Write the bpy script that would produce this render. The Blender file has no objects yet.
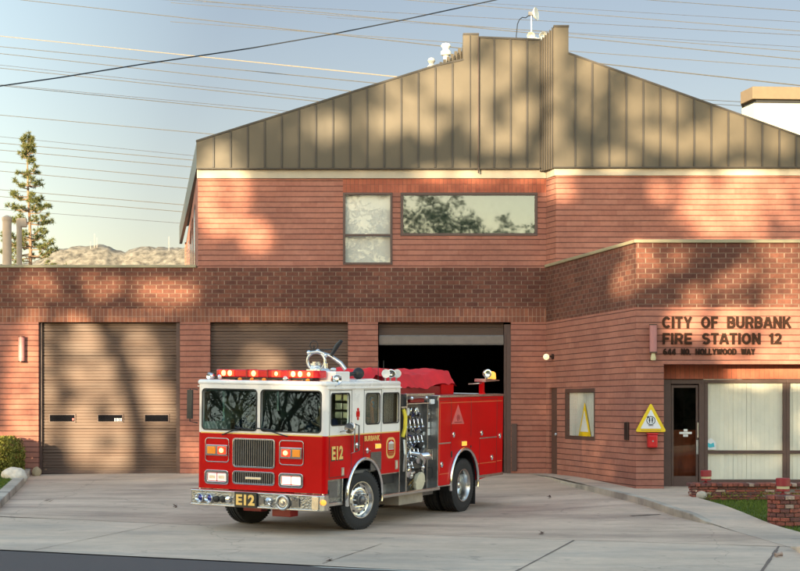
import bpy, bmesh, math, random
from mathutils import Vector, Matrix, noise as mnoise
R = math.radians
random.seed(12)
sc = bpy.context.scene
COL = sc.collection
PI = math.pi

# ------------------------------------------------------------------ world, sun, camera
AZ, EL = R(24), R(7.5)                      # sun low behind the camera, to its left
SUN = Vector((-math.sin(AZ)*math.cos(EL), -math.cos(AZ)*math.cos(EL), math.sin(EL)))
w = bpy.data.worlds.new("World"); sc.world = w; w.use_nodes = True
nt = w.node_tree; nt.nodes.clear()
out = nt.nodes.new('ShaderNodeOutputWorld'); bg = nt.nodes.new('ShaderNodeBackground')
sky = nt.nodes.new('ShaderNodeTexSky'); sky.sky_type = 'NISHITA'; sky.sun_disc = False
sky.sun_elevation = EL; sky.sun_rotation = math.atan2(SUN.x, SUN.y)
sky.air_density = 1.0; sky.dust_density = 0.45; sky.ozone_density = 0.8; sky.altitude = 180
bg.inputs['Strength'].default_value = 0.15
# ramp added over the sky: dims opposite the sun, boosts overhead to light ground
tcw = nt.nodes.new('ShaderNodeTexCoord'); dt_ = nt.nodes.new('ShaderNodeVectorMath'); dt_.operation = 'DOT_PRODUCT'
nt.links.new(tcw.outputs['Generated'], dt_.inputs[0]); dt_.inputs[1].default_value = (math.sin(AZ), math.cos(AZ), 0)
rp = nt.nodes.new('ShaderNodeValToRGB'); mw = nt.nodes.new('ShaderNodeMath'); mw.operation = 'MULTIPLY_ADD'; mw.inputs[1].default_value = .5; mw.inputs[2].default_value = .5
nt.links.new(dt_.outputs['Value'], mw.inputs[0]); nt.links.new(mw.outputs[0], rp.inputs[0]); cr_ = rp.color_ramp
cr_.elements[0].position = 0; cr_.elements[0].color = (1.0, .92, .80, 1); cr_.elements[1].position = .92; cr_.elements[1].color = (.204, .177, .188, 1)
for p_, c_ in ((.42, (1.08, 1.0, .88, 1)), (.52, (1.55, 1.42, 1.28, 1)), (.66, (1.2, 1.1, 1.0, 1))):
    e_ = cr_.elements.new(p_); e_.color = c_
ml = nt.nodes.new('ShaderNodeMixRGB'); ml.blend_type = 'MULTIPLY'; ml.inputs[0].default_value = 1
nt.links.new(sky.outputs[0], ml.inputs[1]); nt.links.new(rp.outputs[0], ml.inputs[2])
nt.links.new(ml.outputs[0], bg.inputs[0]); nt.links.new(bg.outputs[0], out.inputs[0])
sl = bpy.data.lights.new('sun', 'SUN'); sl.energy = 3.3; sl.angle = R(0.5); sl.color = (1.0, 0.80, 0.50)
so = bpy.data.objects.new('sun', sl); COL.objects.link(so)
so.rotation_euler = (-SUN).to_track_quat('-Z', 'Y').to_euler()
cd = bpy.data.cameras.new('camera'); cam = bpy.data.objects.new('camera', cd); COL.objects.link(cam)
cam.location = (0, 0, 1.65); cam.rotation_euler = (R(90), 0, 0)
cd.lens = 36*1650/800; cd.sensor_width = 36; cd.shift_y = 119.5/800; cd.clip_end = 20000; cd.clip_start = .2
sc.camera = cam
sc.view_settings.view_transform = 'Standard'; sc.view_settings.look = 'None'
sc.view_settings.gamma = 1; sc.view_settings.exposure = 2.45
sc.view_settings.use_curve_mapping = False
sc.cycles.max_bounces = 8; sc.cycles.transparent_max_bounces = 16

# ------------------------------------------------------------------ materials
MATS = {}
def nodes(name):
    m = bpy.data.materials.new(name); m.use_nodes = True
    n = m.node_tree; b = n.nodes['Principled BSDF']
    MATS[name] = m
    return m, n, b
def mat(name, col, rough=.6, metal=0, var=.12, scale=6, bump=0, bscale=40, coat=0, emit=None, es=0, spec=.5, stretch=None):
    m, n, b = nodes(name)
    tc = n.nodes.new('ShaderNodeTexCoord'); src = tc.outputs['Object']
    if stretch:
        mp = n.nodes.new('ShaderNodeMapping'); mp.inputs['Scale'].default_value = stretch
        n.links.new(src, mp.inputs[0]); src = mp.outputs[0]
    no = n.nodes.new('ShaderNodeTexNoise'); no.inputs['Scale'].default_value = scale; no.inputs['Detail'].default_value = 6
    no.inputs['Roughness'].default_value = .6
    n.links.new(src, no.inputs['Vector'])
    cr = n.nodes.new('ShaderNodeValToRGB')
    cr.color_ramp.elements[0].position = .3; cr.color_ramp.elements[1].position = .7
    cr.color_ramp.elements[0].color = tuple(c*(1-var) for c in col)+(1,)
    cr.color_ramp.elements[1].color = tuple(min(1, c*(1+var)) for c in col)+(1,)
    n.links.new(no.outputs['Fac'], cr.inputs[0]); n.links.new(cr.outputs[0], b.inputs['Base Color'])
    b.inputs['Roughness'].default_value = rough; b.inputs['Metallic'].default_value = metal
    b.inputs['Coat Weight'].default_value = coat; b.inputs['Coat Roughness'].default_value = .06
    b.inputs['Specular IOR Level'].default_value = spec
    if rough > .12:
        mr = n.nodes.new('ShaderNodeMapRange'); mr.inputs['To Min'].default_value = rough*.8; mr.inputs['To Max'].default_value = min(1, rough*1.2)
        n.links.new(no.outputs['Fac'], mr.inputs[0]); n.links.new(mr.outputs[0], b.inputs['Roughness'])
    if bump:
        nb = n.nodes.new('ShaderNodeTexNoise'); nb.inputs['Scale'].default_value = bscale; nb.inputs['Detail'].default_value = 4
        n.links.new(src, nb.inputs['Vector'])
        bp = n.nodes.new('ShaderNodeBump'); bp.inputs['Strength'].default_value = bump; bp.inputs['Distance'].default_value = .02
        n.links.new(nb.outputs['Fac'], bp.inputs['Height']); n.links.new(bp.outputs[0], b.inputs['Normal'])
    if emit:
        b.inputs['Emission Color'].default_value = emit+(1,); b.inputs['Emission Strength'].default_value = es
    return m

def brick_mat(name, c1, c2, mortar, bw, rh, ms, groove=0.0, groovecol=(.05, .03, .025), off=.5, bump=.6, var=.35, vsize=None, swap=False, blotch=.25):
    """bricks in metres on the UV map; groove>0 adds a raked dark bed joint of that height"""
    m, n, b = nodes(name); L = n.links.new
    uv = n.nodes.new('ShaderNodeUVMap'); src = uv.outputs[0]
    sx = n.nodes.new('ShaderNodeSeparateXYZ'); L(src, sx.inputs[0])
    if swap:
        cb = n.nodes.new('ShaderNodeCombineXYZ'); L(sx.outputs[1], cb.inputs[0]); L(sx.outputs[0], cb.inputs[1]); src = cb.outputs[0]
    # slight wobble so that courses are not ruler-straight
    wn = n.nodes.new('ShaderNodeTexNoise'); wn.inputs['Scale'].default_value = 1.7; L(src, wn.inputs['Vector'])
    wv = n.nodes.new('ShaderNodeVectorMath'); wv.operation = 'SCALE'; wv.inputs['Scale'].default_value = .012; L(wn.outputs['Color'], wv.inputs[0])
    wa = n.nodes.new('ShaderNodeVectorMath'); wa.operation = 'ADD'; L(src, wa.inputs[0]); L(wv.outputs[0], wa.inputs[1]); src2 = wa.outputs[0]
    br = n.nodes.new('ShaderNodeTexBrick'); L(src2, br.inputs['Vector'])
    br.inputs['Scale'].default_value = 1; br.inputs['Brick Width'].default_value = bw; br.inputs['Row Height'].default_value = rh
    br.inputs['Mortar Size'].default_value = ms; br.inputs['Mortar Smooth'].default_value = .2; br.inputs['Bias'].default_value = 0
    br.offset = off; br.squash = 1
    br.inputs['Color1'].default_value = c1+(1,); br.inputs['Color2'].default_value = c2+(1,); br.inputs['Mortar'].default_value = mortar+(1,)
    no = n.nodes.new('ShaderNodeTexNoise'); no.inputs['Scale'].default_value = 9; no.inputs['Detail'].default_value = 7; no.inputs['Roughness'].default_value = .7; L(src, no.inputs['Vector'])
    n2 = n.nodes.new('ShaderNodeTexNoise'); n2.inputs['Scale'].default_value = .7; n2.inputs['Detail'].default_value = 4; L(src, n2.inputs['Vector'])
    mr = n.nodes.new('ShaderNodeMapRange'); mr.inputs['From Min'].default_value = .25; mr.inputs['From Max'].default_value = .75
    mr.inputs['To Min'].default_value = 1-var; mr.inputs['To Max'].default_value = 1+var; L(no.outputs['Fac'], mr.inputs[0])
    m2 = n.nodes.new('ShaderNodeMapRange'); m2.inputs['From Min'].default_value = .3; m2.inputs['From Max'].default_value = .7
    m2.inputs['To Min'].default_value = 1-blotch; m2.inputs['To Max'].default_value = 1+blotch; L(n2.outputs['Fac'], m2.inputs[0])
    mu = n.nodes.new('ShaderNodeMath'); mu.operation = 'MULTIPLY'; L(mr.outputs[0], mu.inputs[0]); L(m2.outputs[0], mu.inputs[1])
    vs = n.nodes.new('ShaderNodeVectorMath'); vs.operation = 'SCALE'; L(br.outputs['Color'], vs.inputs[0]); L(mu.outputs[0], vs.inputs['Scale'])
    colout = vs.outputs[0]; hsrc = br.outputs['Fac']
    inv = n.nodes.new('ShaderNodeMath'); inv.operation = 'SUBTRACT'; inv.inputs[0].default_value = 1; L(hsrc, inv.inputs[1]); height = inv.outputs[0]
    if groove:
        s2 = n.nodes.new('ShaderNodeSeparateXYZ'); L(src2, s2.inputs[0])
        dv = n.nodes.new('ShaderNodeMath'); dv.operation = 'DIVIDE'; L(s2.outputs[1], dv.inputs[0]); dv.inputs[1].default_value = rh
        fr = n.nodes.new('ShaderNodeMath'); fr.operation = 'FRACT'; L(dv.outputs[0], fr.inputs[0])
        pp = n.nodes.new('ShaderNodeMath'); pp.operation = 'PINGPONG'; L(fr.outputs[0], pp.inputs[0]); pp.inputs[1].default_value = .5
        gm = n.nodes.new('ShaderNodeMapRange'); gm.inputs['From Min'].default_value = groove/rh*.5; gm.inputs['From Max'].default_value = groove/rh*.5+.05
        L(pp.outputs[0], gm.inputs[0])
        mx = n.nodes.new('ShaderNodeMix'); mx.data_type = 'RGBA'; L(gm.outputs[0], mx.inputs[0])
        mx.inputs[6].default_value = groovecol+(1,); L(colout, mx.inputs[7]); colout = mx.outputs[2]
        hm = n.nodes.new('ShaderNodeMath'); hm.operation = 'MULTIPLY'; L(height, hm.inputs[0]); L(gm.outputs[0], hm.inputs[1]); height = hm.outputs[0]
    L(colout, b.inputs['Base Color']); b.inputs['Roughness'].default_value = .85; b.inputs['Specular IOR Level'].default_value = .25
    ha = n.nodes.new('ShaderNodeMath'); ha.operation = 'MULTIPLY_ADD'; L(no.outputs['Fac'], ha.inputs[0]); ha.inputs[1].default_value = .35; L(height, ha.inputs[2])
    bp = n.nodes.new('ShaderNodeBump'); bp.inputs['Strength'].default_value = bump; bp.inputs['Distance'].default_value = .012
    L(ha.outputs[0], bp.inputs['Height']); L(bp.outputs[0], b.inputs['Normal'])
    return m

def glass_mat(name, tint, refl, rough=.01):
    m = bpy.data.materials.new(name); m.use_nodes = True; n = m.node_tree; n.nodes.clear(); L = n.links.new
    o = n.nodes.new('ShaderNodeOutputMaterial'); t = n.nodes.new('ShaderNodeBsdfTransparent'); t.inputs[0].default_value = tint+(1,)
    g = n.nodes.new('ShaderNodeBsdfGlossy'); g.inputs['Roughness'].default_value = rough; g.inputs[0].default_value = (.93, .97, 1, 1)
    fz = n.nodes.new('ShaderNodeFresnel'); fz.inputs[0].default_value = 1.5
    ad = n.nodes.new('ShaderNodeMath'); ad.operation = 'ADD'; ad.use_clamp = True; ad.inputs[1].default_value = refl; 
    gb = n.nodes.new('ShaderNodeNewGeometry'); iv = n.nodes.new('ShaderNodeMath'); iv.operation = 'SUBTRACT'; iv.inputs[0].default_value = 1; L(gb.outputs['Backfacing'], iv.inputs[1])
    fm = n.nodes.new('ShaderNodeMath'); fm.operation = 'MULTIPLY'; L(fz.outputs[0], fm.inputs[0]); L(iv.outputs[0], fm.inputs[1]); L(fm.outputs[0], ad.inputs[0])
    ad.inputs[1].default_value = 0 if refl == 0 else refl
    am = n.nodes.new('ShaderNodeMath'); am.operation = 'MULTIPLY'; L(ad.outputs[0], am.inputs[0]); L(iv.outputs[0], am.inputs[1])
    # faint waviness of float glass
    tc = n.nodes.new('ShaderNodeTexCoord'); no = n.nodes.new('ShaderNodeTexNoise'); no.inputs['Scale'].default_value = 1.3; L(tc.outputs['Object'], no.inputs['Vector'])
    bp = n.nodes.new('ShaderNodeBump'); bp.inputs['Strength'].default_value = .04; bp.inputs['Distance'].default_value = .02; L(no.outputs['Fac'], bp.inputs['Height'])
    L(bp.outputs[0], g.inputs['Normal'])
    mx = n.nodes.new('ShaderNodeMixShader'); L(am.outputs[0], mx.inputs[0]); L(t.outputs[0], mx.inputs[1]); L(g.outputs[0], mx.inputs[2]); L(mx.outputs[0], o.inputs[0])
    MATS[name] = m; return m

def leaf_mat(name, c1, c2, trans=.3):
    m = bpy.data.materials.new(name); m.use_nodes = True; n = m.node_tree; n.nodes.clear(); L = n.links.new
    o = n.nodes.new('ShaderNodeOutputMaterial'); d = n.nodes.new('ShaderNodeBsdfDiffuse'); t = n.nodes.new('ShaderNodeBsdfTranslucent')
    ge = n.nodes.new('ShaderNodeNewGeometry'); cr = n.nodes.new('ShaderNodeValToRGB')
    cr.color_ramp.elements[0].color = c1+(1,); cr.color_ramp.elements[1].color = c2+(1,)
    L(ge.outputs['Random Per Island'], cr.inputs[0]); L(cr.outputs[0], d.inputs[0]); L(cr.outputs[0], t.inputs[0])
    mx = n.nodes.new('ShaderNodeMixShader'); mx.inputs[0].default_value = trans; L(d.outputs[0], mx.inputs[1]); L(t.outputs[0], mx.inputs[2]); L(mx.outputs[0], o.inputs[0])
    MATS[name] = m; return m

PINK = (.355, .150, .108); PINK2 = (.305, .122, .088)
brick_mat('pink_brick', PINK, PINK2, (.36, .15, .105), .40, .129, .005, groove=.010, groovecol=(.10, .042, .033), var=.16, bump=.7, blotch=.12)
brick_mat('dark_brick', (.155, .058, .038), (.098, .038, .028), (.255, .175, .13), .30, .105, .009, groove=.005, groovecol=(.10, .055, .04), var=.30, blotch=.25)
brick_mat('soldier_brick', (.26, .10, .06), (.17, .065, .045), (.30, .19, .14), .34, .098, .007, off=0, swap=True, var=.2)
brick_mat('red_soldier_brick', (.40, .12, .07), (.32, .09, .055), (.22, .09, .06), .60, .098, .006, off=0, swap=True, var=.15)
mat('old_brick', (.27, .075, .05), .9, var=.45, scale=14, bump=.6, bscale=60)
mat('old_brick_pale', (.40, .27, .21), .9, var=.4, scale=18, bump=.6, bscale=60)
mat('old_brick_dark', (.15, .055, .045), .9, var=.4, scale=18, bump=.6, bscale=60)
mat('mortar', (.22, .19, .17), .95, var=.25, scale=20, bump=.5)
mat('cap_metal', (.28, .24, .15), .55, var=.15, scale=3)
mat('white_band', (.43, .37, .29), .8, var=.10, scale=2, bump=.15)
mat('roof_metal', (.072, .054, .031), .5, metal=.0, var=.10, scale=1.2, stretch=(1, 1, .35), bump=.05, bscale=2)
mat('roof_seam', (.028, .020, .014), .5, var=.1)
mat('door_brown', (.095, .054, .037), .6, var=.10, scale=1.5, stretch=(.4, 1, 3))
mat('door_groove', (.05, .03, .02), .8)
mat('frame_brown', (.085, .045, .035), .5, var=.12)
mat('blind_white', (.80, .76, .68), .8, var=.05, scale=3)
mat('shade_white', (.58, .57, .55), .8, var=.06, scale=2)
mat('backing_grey', (.22, .24, .22), .9)
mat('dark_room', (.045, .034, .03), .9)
mat('black', (.012, .012, .014), .5)
mat('pane_black', (.006, .006, .008), .1, spec=.25)
mat('letter_bronze', (.030, .015, .010), .85, var=.1, spec=.1)
mat('stucco_white', (.50, .465, .35), .9, var=.05, bump=.2)
mat('tan_band', (.15, .108, .068), .8, var=.1)
mat('stucco_tan', (.42, .32, .2), .9, var=.08, bump=.2)
mat('duct_pink', (.46, .34, .25), .6, var=.08)
mat('sconce_pink', (.42, .17, .16), .5, var=.06)
mat('vent_white', (.68, .66, .6), .5, var=.06)
mat('stone_white', (.62, .55, .46), .9, var=.15, scale=8, bump=.5, bscale=15)
mat('asphalt', (.090, .072, .068), .9, var=.22, scale=60, bump=.5, bscale=180)
mat('grass_base', (.10, .135, .03), .95, var=.35, scale=7, bump=.7, bscale=90)
mat('earth', (.16, .13, .09), .95, var=.3, scale=2)
leaf_mat('grass_blade', (.09, .135, .025), (.18, .22, .05), .3)
leaf_mat('bush_leaf', (.10, .11, .025), (.38, .35, .09), .35)
leaf_mat('tree_leaf', (.025, .045, .015), (.07, .095, .05), .3)
leaf_mat('pine_leaf', (.07, .085, .03), (.17, .17, .065), .2)
mat('bark', (.20, .13, .085), .95, var=.35, scale=8, bump=.8, bscale=25)
mat('bark_dark', (.09, .065, .05), .95, var=.3, scale=8, bump=.8, bscale=25)
mat('red_paint', (.55, .0, .0015), .36, var=.13, scale=1.1, coat=.13, spec=.12)
mat('red_dark', (.26, .004, .006), .4, var=.05)
mat('truck_white', (.86, .80, .76), .28, var=.04, scale=2, coat=.6)
mat('chrome', (.75, .75, .76), .09, metal=1, var=.05)
mat('steel', (.55, .54, .53), .32, metal=1, var=.12, scale=12)
mat('steel_dark', (.16, .155, .16), .42, metal=.7, var=.2, scale=8)
mat('rubber', (.018, .017, .018), .75, var=.2, scale=12, bump=.2)
mat('alu', (.66, .65, .63), .24, metal=1, var=.07, scale=12)
mat('seat_dark', (.12, .11, .10), .9)
mat('gold', (.85, .56, .17), .38, metal=.15, var=.06)
mat('plate_black', (.015, .015, .015), .4)
mat('brass', (.55, .38, .14), .3, metal=1)
mat('tarp', (.64, .012, .02), .75, var=.18, scale=3, bump=.3, bscale=12)
mat('box_grey', (.32, .27, .22), .7, var=.2, scale=5)
mat('cream', (.62, .55, .40), .6, var=.12)
mat('paper', (.7, .7, .68), .7)
mat('amber', (.70, .20, .01), .25, emit=(1, .35, .03), es=.05)
mat('amber_lit', (.75, .26, .03), .25, emit=(1, .36, .05), es=.28)
mat('red_lens', (.42, .0, .012), .2, emit=(1, .01, .01), es=.03, coat=.2, spec=.3)
mat('red_lit', (.8, .02, .01), .2, emit=(1, .025, .008), es=.55)
mat('red_core', (1, .4, .18), .2, emit=(1, .22, .06), es=1.6)
mat('head_lit', (1, .95, .8), .2, emit=(1, .82, .55), es=.28)
mat('head_dim', (.55, .52, .5), .12, metal=.5, emit=(1, .85, .7), es=.15)
mat('siren_blue', (.03, .04, .25), .1, metal=.6)
mat('yellow_sign', (.80, .55, .01), .5, var=.05)
mat('white_sign', (.75, .75, .76), .5, var=.04)
mat('red_box', (.58, .01, .012), .35, var=.06, coat=.3)
mat('lamp_red', (.27, .02, .025), .45, var=.15)
mat('lamp_cream', (.55, .47, .27), .5, var=.1)
mat('bronze', (.05, .03, .025), .4, metal=.4)
mat('decal_pink', (.62, .12, .11), .4)
mat('teal', (.05, .42, .50), .5)
mat('wood_dark', (.30, .10, .045), .35, var=.3, scale=3, stretch=(3, 1, .5))
mat('bulb_warm', (.7, .62, .40), .3, emit=(1, .82, .45), es=.18)
mat('skin', (.45, .22, .14), .6, var=.08)
mat('navy', (.015, .02, .05), .85)
mat('glove_blue', (.03, .20, .62), .6)
mat('hair_dark', (.03, .02, .015), .8)
mat('turnout', (.33, .24, .10), .85)
mat('yellow_hose', (.75, .60, .05), .7)
mat('wire_pale', (.20, .17, .13), .8)
mat('wire_tan', (.07, .068, .066), .7)
mat('wire_dark', (.03, .035, .045), .7)
mat('mountain', (.125, .115, .096), 1, var=.75, scale=.07, bump=0)
mat('tower_white', (.25, .24, .235), .7)
glass_mat('glass_clear', (.97, .97, .95), .0)
glass_mat('glass_mirror', (.60, .64, .60), .07, rough=.022)
glass_mat('glass_door', (.85, .78, .72), .0)
glass_mat('glass_truck', (.46, .56, .55), .16)
glass_mat('glass_windshield', (.62, .76, .74), .0, rough=.012)
glass_mat('glass_tint', (.80, .76, .62), .02)

def concrete(name, base, stain, joints=True):
    m, n, b = nodes(name); L = n.links.new
    tc = n.nodes.new('ShaderNodeTexCoord'); src = tc.outputs['Object']
    def noise(s, d, st=None, r=.6):
        v = src
        if st:
            mp = n.nodes.new('ShaderNodeMapping'); mp.inputs['Scale'].default_value = st; mp.inputs['Rotation'].default_value = (0, 0, R(17)); L(src, mp.inputs[0]); v = mp.outputs[0]
        q = n.nodes.new('ShaderNodeTexNoise'); q.inputs['Scale'].default_value = s; q.inputs['Detail'].default_value = d; q.inputs['Roughness'].default_value = r; L(v, q.inputs['Vector']); return q.outputs['Fac']
    def ramp(v, a, b_, lo, hi):
        q = n.nodes.new('ShaderNodeMapRange'); q.inputs['From Min'].default_value = a; q.inputs['From Max'].default_value = b_
        q.inputs['To Min'].default_value = lo; q.inputs['To Max'].default_value = hi; L(v, q.inputs[0]); return q.outputs[0]
    def mul(a, c):
        q = n.nodes.new('ShaderNodeMath'); q.operation = 'MULTIPLY'; L(a, q.inputs[0]); L(c, q.inputs[1]); return q.outputs[0]
    f = mul(mul(ramp(noise(.35, 5), .3, .7, .80, 1.13), ramp(noise(4, 8, None, .75), .3, .7, .91, 1.08)), ramp(noise(1.3, 5, (.25, 2.2, 1)), .3, .7, .93, 1.06))
    f = mul(f, ramp(noise(90, 3), .3, .7, .93, 1.06))
    st = ramp(noise(.55, 6, (.5, 1.6, 1)), .44, .70, 0, .95)
    mx = n.nodes.new('ShaderNodeMix'); mx.data_type = 'RGBA'; L(st, mx.inputs[0]); mx.inputs[6].default_value = base+(1,); mx.inputs[7].default_value = stain+(1,)
    sp = ramp(noise(2.3, 4, None, .5), .66, .74, 0, .5)
    mx2 = n.nodes.new('ShaderNodeMix'); mx2.data_type = 'RGBA'; L(sp, mx2.inputs[0]); L(mx.outputs[2], mx2.inputs[6]); mx2.inputs[7].default_value = tuple(c*.6 for c in stain)+(1,)
    # fine crack lines
    vo = n.nodes.new('ShaderNodeTexVoronoi'); vo.feature = 'DISTANCE_TO_EDGE'; vo.inputs['Scale'].default_value = .16
    wp = n.nodes.new('ShaderNodeTexNoise'); wp.inputs['Scale'].default_value = .9; wp.inputs['Detail'].default_value = 5; L(src, wp.inputs['Vector'])
    va = n.nodes.new('ShaderNodeMixRGB'); va.blend_type = 'ADD'; va.inputs[0].default_value = 1.3; L(src, va.inputs[1]); L(wp.outputs['Color'], va.inputs[2]); L(va.outputs[0], vo.inputs['Vector'])
    ck = ramp(vo.outputs['Distance'], .0, .0028, .76, 1)
    f = mul(f, ck)
    vs = n.nodes.new('ShaderNodeVectorMath'); vs.operation = 'SCALE'; L(mx2.outputs[2], vs.inputs[0]); L(f, vs.inputs['Scale'])
    L(vs.outputs[0], b.inputs['Base Color']); b.inputs['Roughness'].default_value = .88
    bp = n.nodes.new('ShaderNodeBump'); bp.inputs['Strength'].default_value = .35; bp.inputs['Distance'].default_value = .01
    L(noise(60, 5), bp.inputs['Height']); L(bp.outputs[0], b.inputs['Normal'])
    return m
concrete('concrete_drive', (.63, .465, .345), (.35, .245, .19))
concrete('concrete_walk', (.61, .462, .348), (.38, .315, .26))
concrete('kerb_concrete', (.50, .43, .35), (.18, .15, .13))
mat('joint_dark', (.17, .125, .10), .95, var=.2)

def diamond_plate():
    m, n, b = nodes('diamond_plate'); L = n.links.new
    tc = n.nodes.new('ShaderNodeTexCoord'); vo = n.nodes.new('ShaderNodeTexVoronoi'); vo.inputs['Scale'].default_value = 32; L(tc.outputs['Object'], vo.inputs['Vector'])
    bp = n.nodes.new('ShaderNodeBump'); bp.inputs['Strength'].default_value = .8; bp.inputs['Distance'].default_value = .01
    L(vo.outputs['Distance'], bp.inputs['Height']); L(bp.outputs[0], b.inputs['Normal'])
    b.inputs['Base Color'].default_value = (.30, .295, .29, 1); b.inputs['Metallic'].default_value = .9; b.inputs['Roughness'].default_value = .35
diamond_plate()

# ------------------------------------------------------------------ object helpers
def tag(o, label=None, cat=None, group=None, kind=None):
    if label: o['label'] = label
    if cat: o['category'] = cat
    if group: o['group'] = group
    if kind: o['kind'] = kind
    return o
def empty(name, loc=(0, 0, 0), label=None, cat=None, group=None):
    o = bpy.data.objects.new(name, None); COL.objects.link(o); o.location = loc; o.empty_display_size = .3
    return tag(o, label, cat, group)
def root_of(o):
    p = Vector((0, 0, 0)); q = o
    while q is not None:
        p += q.location; q = q.parent
    return p

class MB:
    def __init__(s): s.v = []; s.f = []; s.m = []; s.M = Matrix.Identity(4); s.cur = 0
    def add(s, vs, fs):
        b = len(s.v); s.v += [tuple(s.M @ Vector(p)) for p in vs]; s.f += [tuple(b+i for i in f) for f in fs]; s.m += [s.cur]*len(fs); return s
    def box(s, x0, x1, y0, y1, z0, z1):
        return s.add([(x0, y0, z0), (x1, y0, z0), (x1, y1, z0), (x0, y1, z0), (x0, y0, z1), (x1, y0, z1), (x1, y1, z1), (x0, y1, z1)],
                     [(0, 3, 2, 1), (4, 5, 6, 7), (0, 1, 5, 4), (1, 2, 6, 5), (2, 3, 7, 6), (3, 0, 4, 7)])
    def frame(s, p, axis):
        z = Vector(axis).normalized(); x = z.cross(Vector((0, 0, 1)))
        if x.length < 1e-4: x = Vector((1, 0, 0))
        x.normalize(); return Vector(p), x, z.cross(x), z
    def cyl(s, p0, p1, r0, r1=None, n=16, caps=True):
        r1 = r0 if r1 is None else r1; p0 = Vector(p0); p1 = Vector(p1); o, x, y, z = s.frame(p0, p1-p0); vs = []
        for p, r in ((p0, r0), (p1, r1)):
            for i in range(n): a = 2*PI*i/n; vs.append(p+x*(math.cos(a)*r)+y*(math.sin(a)*r))
        fs = [(i, (i+1) % n, n+(i+1) % n, n+i) for i in range(n)]
        if caps: fs += [tuple(range(n-1, -1, -1)), tuple(range(n, 2*n))]
        return s.add(vs, fs)
    def lathe(s, p, axis, prof, n=32, close=False):
        """prof: list of (distance along axis, radius)"""
        o, x, y, z = s.frame(p, axis); vs = []; k = len(prof)
        for t, r in prof:
            for i in range(n): a = 2*PI*i/n; vs.append(o+z*t+x*(math.cos(a)*r)+y*(math.sin(a)*r))
        fs = []
        for j in range(k-1+(1 if close else 0)):
            j2 = (j+1) % k
            for i in range(n): fs.append((j*n+i, j*n+(i+1) % n, j2*n+(i+1) % n, j2*n+i))
        return s.add(vs, fs)
    def ball(s, c, r, n=14, sc_=(1, 1, 1)):
        c = Vector(c); vs = [c+Vector((0, 0, -r*sc_[2]))]; k = n//2
        for j in range(1, k):
            ph = -PI/2+PI*j/k
            for i in range(n): a = 2*PI*i/n; vs.append(c+Vector((math.cos(a)*math.cos(ph)*r*sc_[0], math.sin(a)*math.cos(ph)*r*sc_[1], math.sin(ph)*r*sc_[2])))
        vs.append(c+Vector((0, 0, r*sc_[2]))); fs = [(0, 1+(i+1) % n, 1+i) for i in range(n)]
        for j in range(k-2):
            b = 1+j*n
            for i in range(n): fs.append((b+i, b+(i+1) % n, b+n+(i+1) % n, b+n+i))
        b = 1+(k-2)*n; t = len(vs)-1; fs += [(b+i, b+(i+1) % n, t) for i in range(n)]
        return s.add(vs, fs)
    def tube(s, pts, r, n=8, caps=True):
        pts = [Vector(p) for p in pts]; k = len(pts); vs = []
        up = Vector((0, 0, 1)); px = None
        for j, p in enumerate(pts):
            t = (pts[min(j+1, k-1)]-pts[max(j-1, 0)]).normalized()
            if px is None:
                px = t.cross(up)
                if px.length < 1e-3: px = Vector((1, 0, 0))
            px = (px-t*px.dot(t)).normalized(); py = t.cross(px); rr = r[j] if isinstance(r, (list, tuple)) else r
            for i in range(n): a = 2*PI*i/n; vs.append(p+px*(math.cos(a)*rr)+py*(math.sin(a)*rr))
        fs = []
        for j in range(k-1):
            for i in range(n): fs.append((j*n+i, j*n+(i+1) % n, (j+1)*n+(i+1) % n, (j+1)*n+i))
        if caps: fs += [tuple(range(n-1, -1, -1)), tuple(range((k-1)*n, k*n))]
        return s.add(vs, fs)
    def torus(s, c, axis, R_, r, n=32, k=8):
        o, x, y, z = s.frame(c, axis); vs = []
        for i in range(n):
            a = 2*PI*i/n; d = x*math.cos(a)+y*math.sin(a)
            for j in range(k): b = 2*PI*j/k; vs.append(o+d*(R_+r*math.cos(b))+z*(r*math.sin(b)))
        fs = [(i*k+j, ((i+1) % n)*k+j, ((i+1) % n)*k+(j+1) % k, i*k+(j+1) % k) for i in range(n) for j in range(k)]
        return s.add(vs, fs)
    def prism(s, poly, d0, d1, plane='xz'):
        """polygon in a plane, extruded along the third axis from d0 to d1"""
        f = {'xz': lambda a, b, d: (a, d, b), 'xy': lambda a, b, d: (a, b, d), 'yz': lambda a, b, d: (d, a, b)}[plane]; n = len(poly)
        vs = [f(a, b, d0) for a, b in poly]+[f(a, b, d1) for a, b in poly]
        return s.add(vs, [tuple(range(n)), tuple(range(2*n-1, n-1, -1))]+[(i, n+i, n+(i+1) % n, (i+1) % n) for i in range(n)])
    def build(s, name, mats, parent=None, bevel=0, smooth=None, local=False, uv=False, recalc=True, seg=2):
        me = bpy.data.meshes.new(name); me.from_pydata(s.v, [], s.f)
        if isinstance(mats, str): mats = [mats]
        for q in mats: me.materials.append(MATS[q])
        me.polygons.foreach_set('material_index', s.m)
        return finish(me, name, parent, bevel, smooth, local, uv, recalc, seg)

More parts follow.
